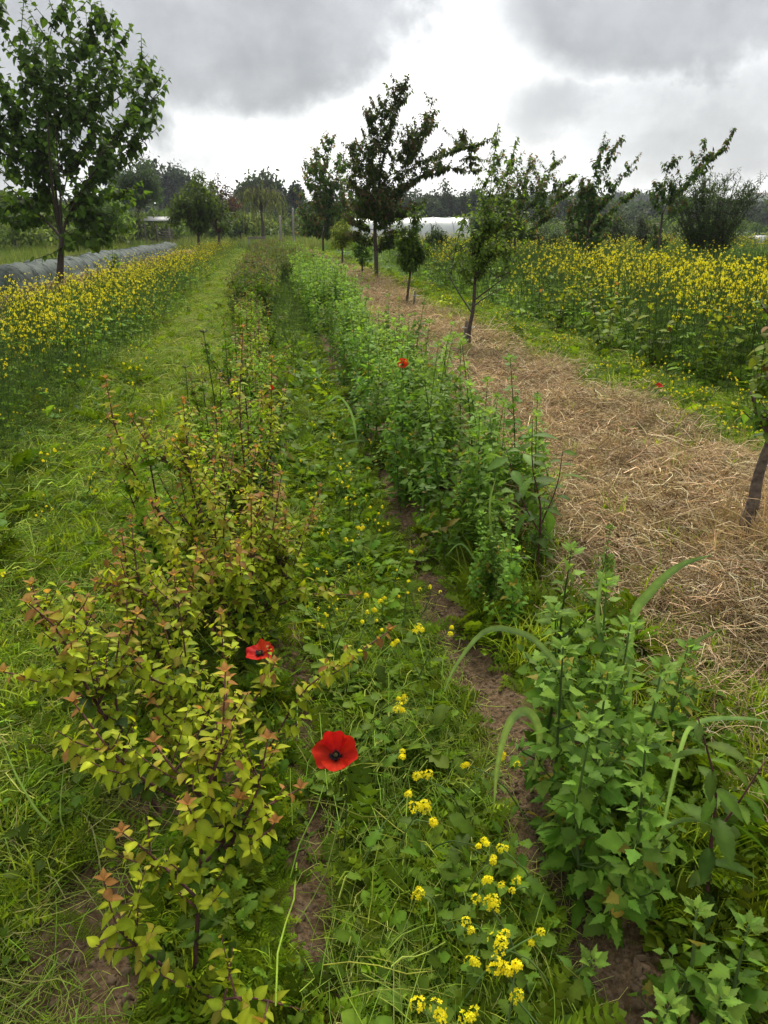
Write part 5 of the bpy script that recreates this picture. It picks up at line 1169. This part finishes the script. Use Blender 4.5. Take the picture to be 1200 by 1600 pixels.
def car():
    Y = 64; f = at(1183, 385, Y); t = thing('parked_van', 'white van nose showing above the mustard at the right edge', 'van', (f[0], Y, 0))
    h = at(1200, 372, Y)[2]
    prof = [(0, .35), (0, .75), (.12, .92), (.75, 1.08), (1.5, h-.08), (1.9, h), (4.3, h), (4.45, h-.15), (4.5, .4)]
    def loft(prof, y0, y1, ins=.0):
        mb = MB(); n = len(prof); V = [(x, y0, z) for x, z in prof]+[(x, y1, z) for x, z in prof]; c0 = len(V); V += [(2.2, y0, .8), (2.2, y1, .8)]; Fc = []
        for i in range(n):
            j = (i+1) % n; Fc += [(i, j, n+j), (i, n+j, n+i), (c0, j, i), (c0+1, n+i, n+j)]
        mb.add(V, Fc, (1, 1, 1)); return mb
    loft(prof, 0, 1.75).ob('body', CARW, t, False)
    g = MB(); g.add([(.98, -.006, 1.12), (1.55, -.006, h-.14), (2.0, -.006, h-.12), (2.0, -.006, 1.1)], [(0, 1, 2), (0, 2, 3)], (1, 1, 1)); g.ob('side_window', CARG, t, False)
    g = MB(); g.add([(.80, .12, 1.105), (1.47, .2, h-.11), (1.47, 1.55, h-.11), (.80, 1.63, 1.105)], [(0, 1, 2), (0, 2, 3)], (1, 1, 1)); o = g.ob('windscreen', CARG, t, False); o.location = (-.012, 0, .012)
    w = MB(); w.tube([(0, -.02, 0), (0, .02, 0), (0, .2, 0)], [.33, .34, .34], (1, 1, 1), 18); me = w.mesh('wheel', RUBBER); w = MB(); w.tube([(0, -.03, 0), (0, -.021, 0)], [.20, .22], (1, 1, 1), 14); mr_ = w.mesh('rim', STEEL)
    for x in (.85, 3.6):
        for y in (-.03, 1.58):
            o = bpy.data.objects.new('wheel', me); COL.objects.link(o); o.parent = t; o.location = (x, y, .34)
            q = bpy.data.objects.new('rim', mr_); COL.objects.link(q); q.parent = o
    hl = MB(); hl.box((-.01, .08, .68), (.06, .4, .82)); me = hl.mesh('headlight', STEEL, False)
    for y in (0, 1.27):
        o = bpy.data.objects.new('headlight', me); COL.objects.link(o); o.parent = t; o.location = (0, y, 0)
car()

# ------------------------------------------------------------------ stakes and withered leaves
def stakes():
    for px, py, h, l in ((724, 560, .42, 'short weathered stake tied to the foot of the crooked apple tree'), (646, 489, .45, 'short weathered stake at the foot of the slim young tree in the straw')):
        b = G(px, py); t = thing('tree_stake', l, 'stake', b); mb = MB(); mb.tube([(0, 0, -.05), (.01, 0, h*.5), (.03, .01, h)], [.026, .024, .022], (.15, .12, .09), 7); mb.ob('post', BARK, t)
        tie = MB(); A = np.linspace(0, 2*PI, 13); tie.tube(np.stack((.05+np.cos(A)*.085, np.sin(A)*.045, 0*A+h*.8), 1), .006, (.5, .47, .40), 5); tie.ob('tie', BARK, t)
    for px, py, z, c, l in ((968, 1385, .14, (.42, .30, .05), 'withered yellow leaf with brown spots beside the lower goosefoot'), (800, 1334, .03, (.40, .20, .07), 'small orange brown leaf lying on the furrow edge')):
        p = gnd(px, py, z); st = MB(); q = np.array((p[0], p[1], float(gz(p[0], p[1]))))
        t = thing('withered_leaf', l, 'leaf', q); st.tube([(.02, .02, 0), p-q], [.0016, .001], (.2, .16, .05), 4); st.ob('stalk', BARK, t)
        bl = MB(); bl.many(LOBED, frames([(-.3, -.7, -.5)], [(0, -.5, 1)], [.065]), [p-q], [c]); bl.ob('blade', FOL, t)
stakes()
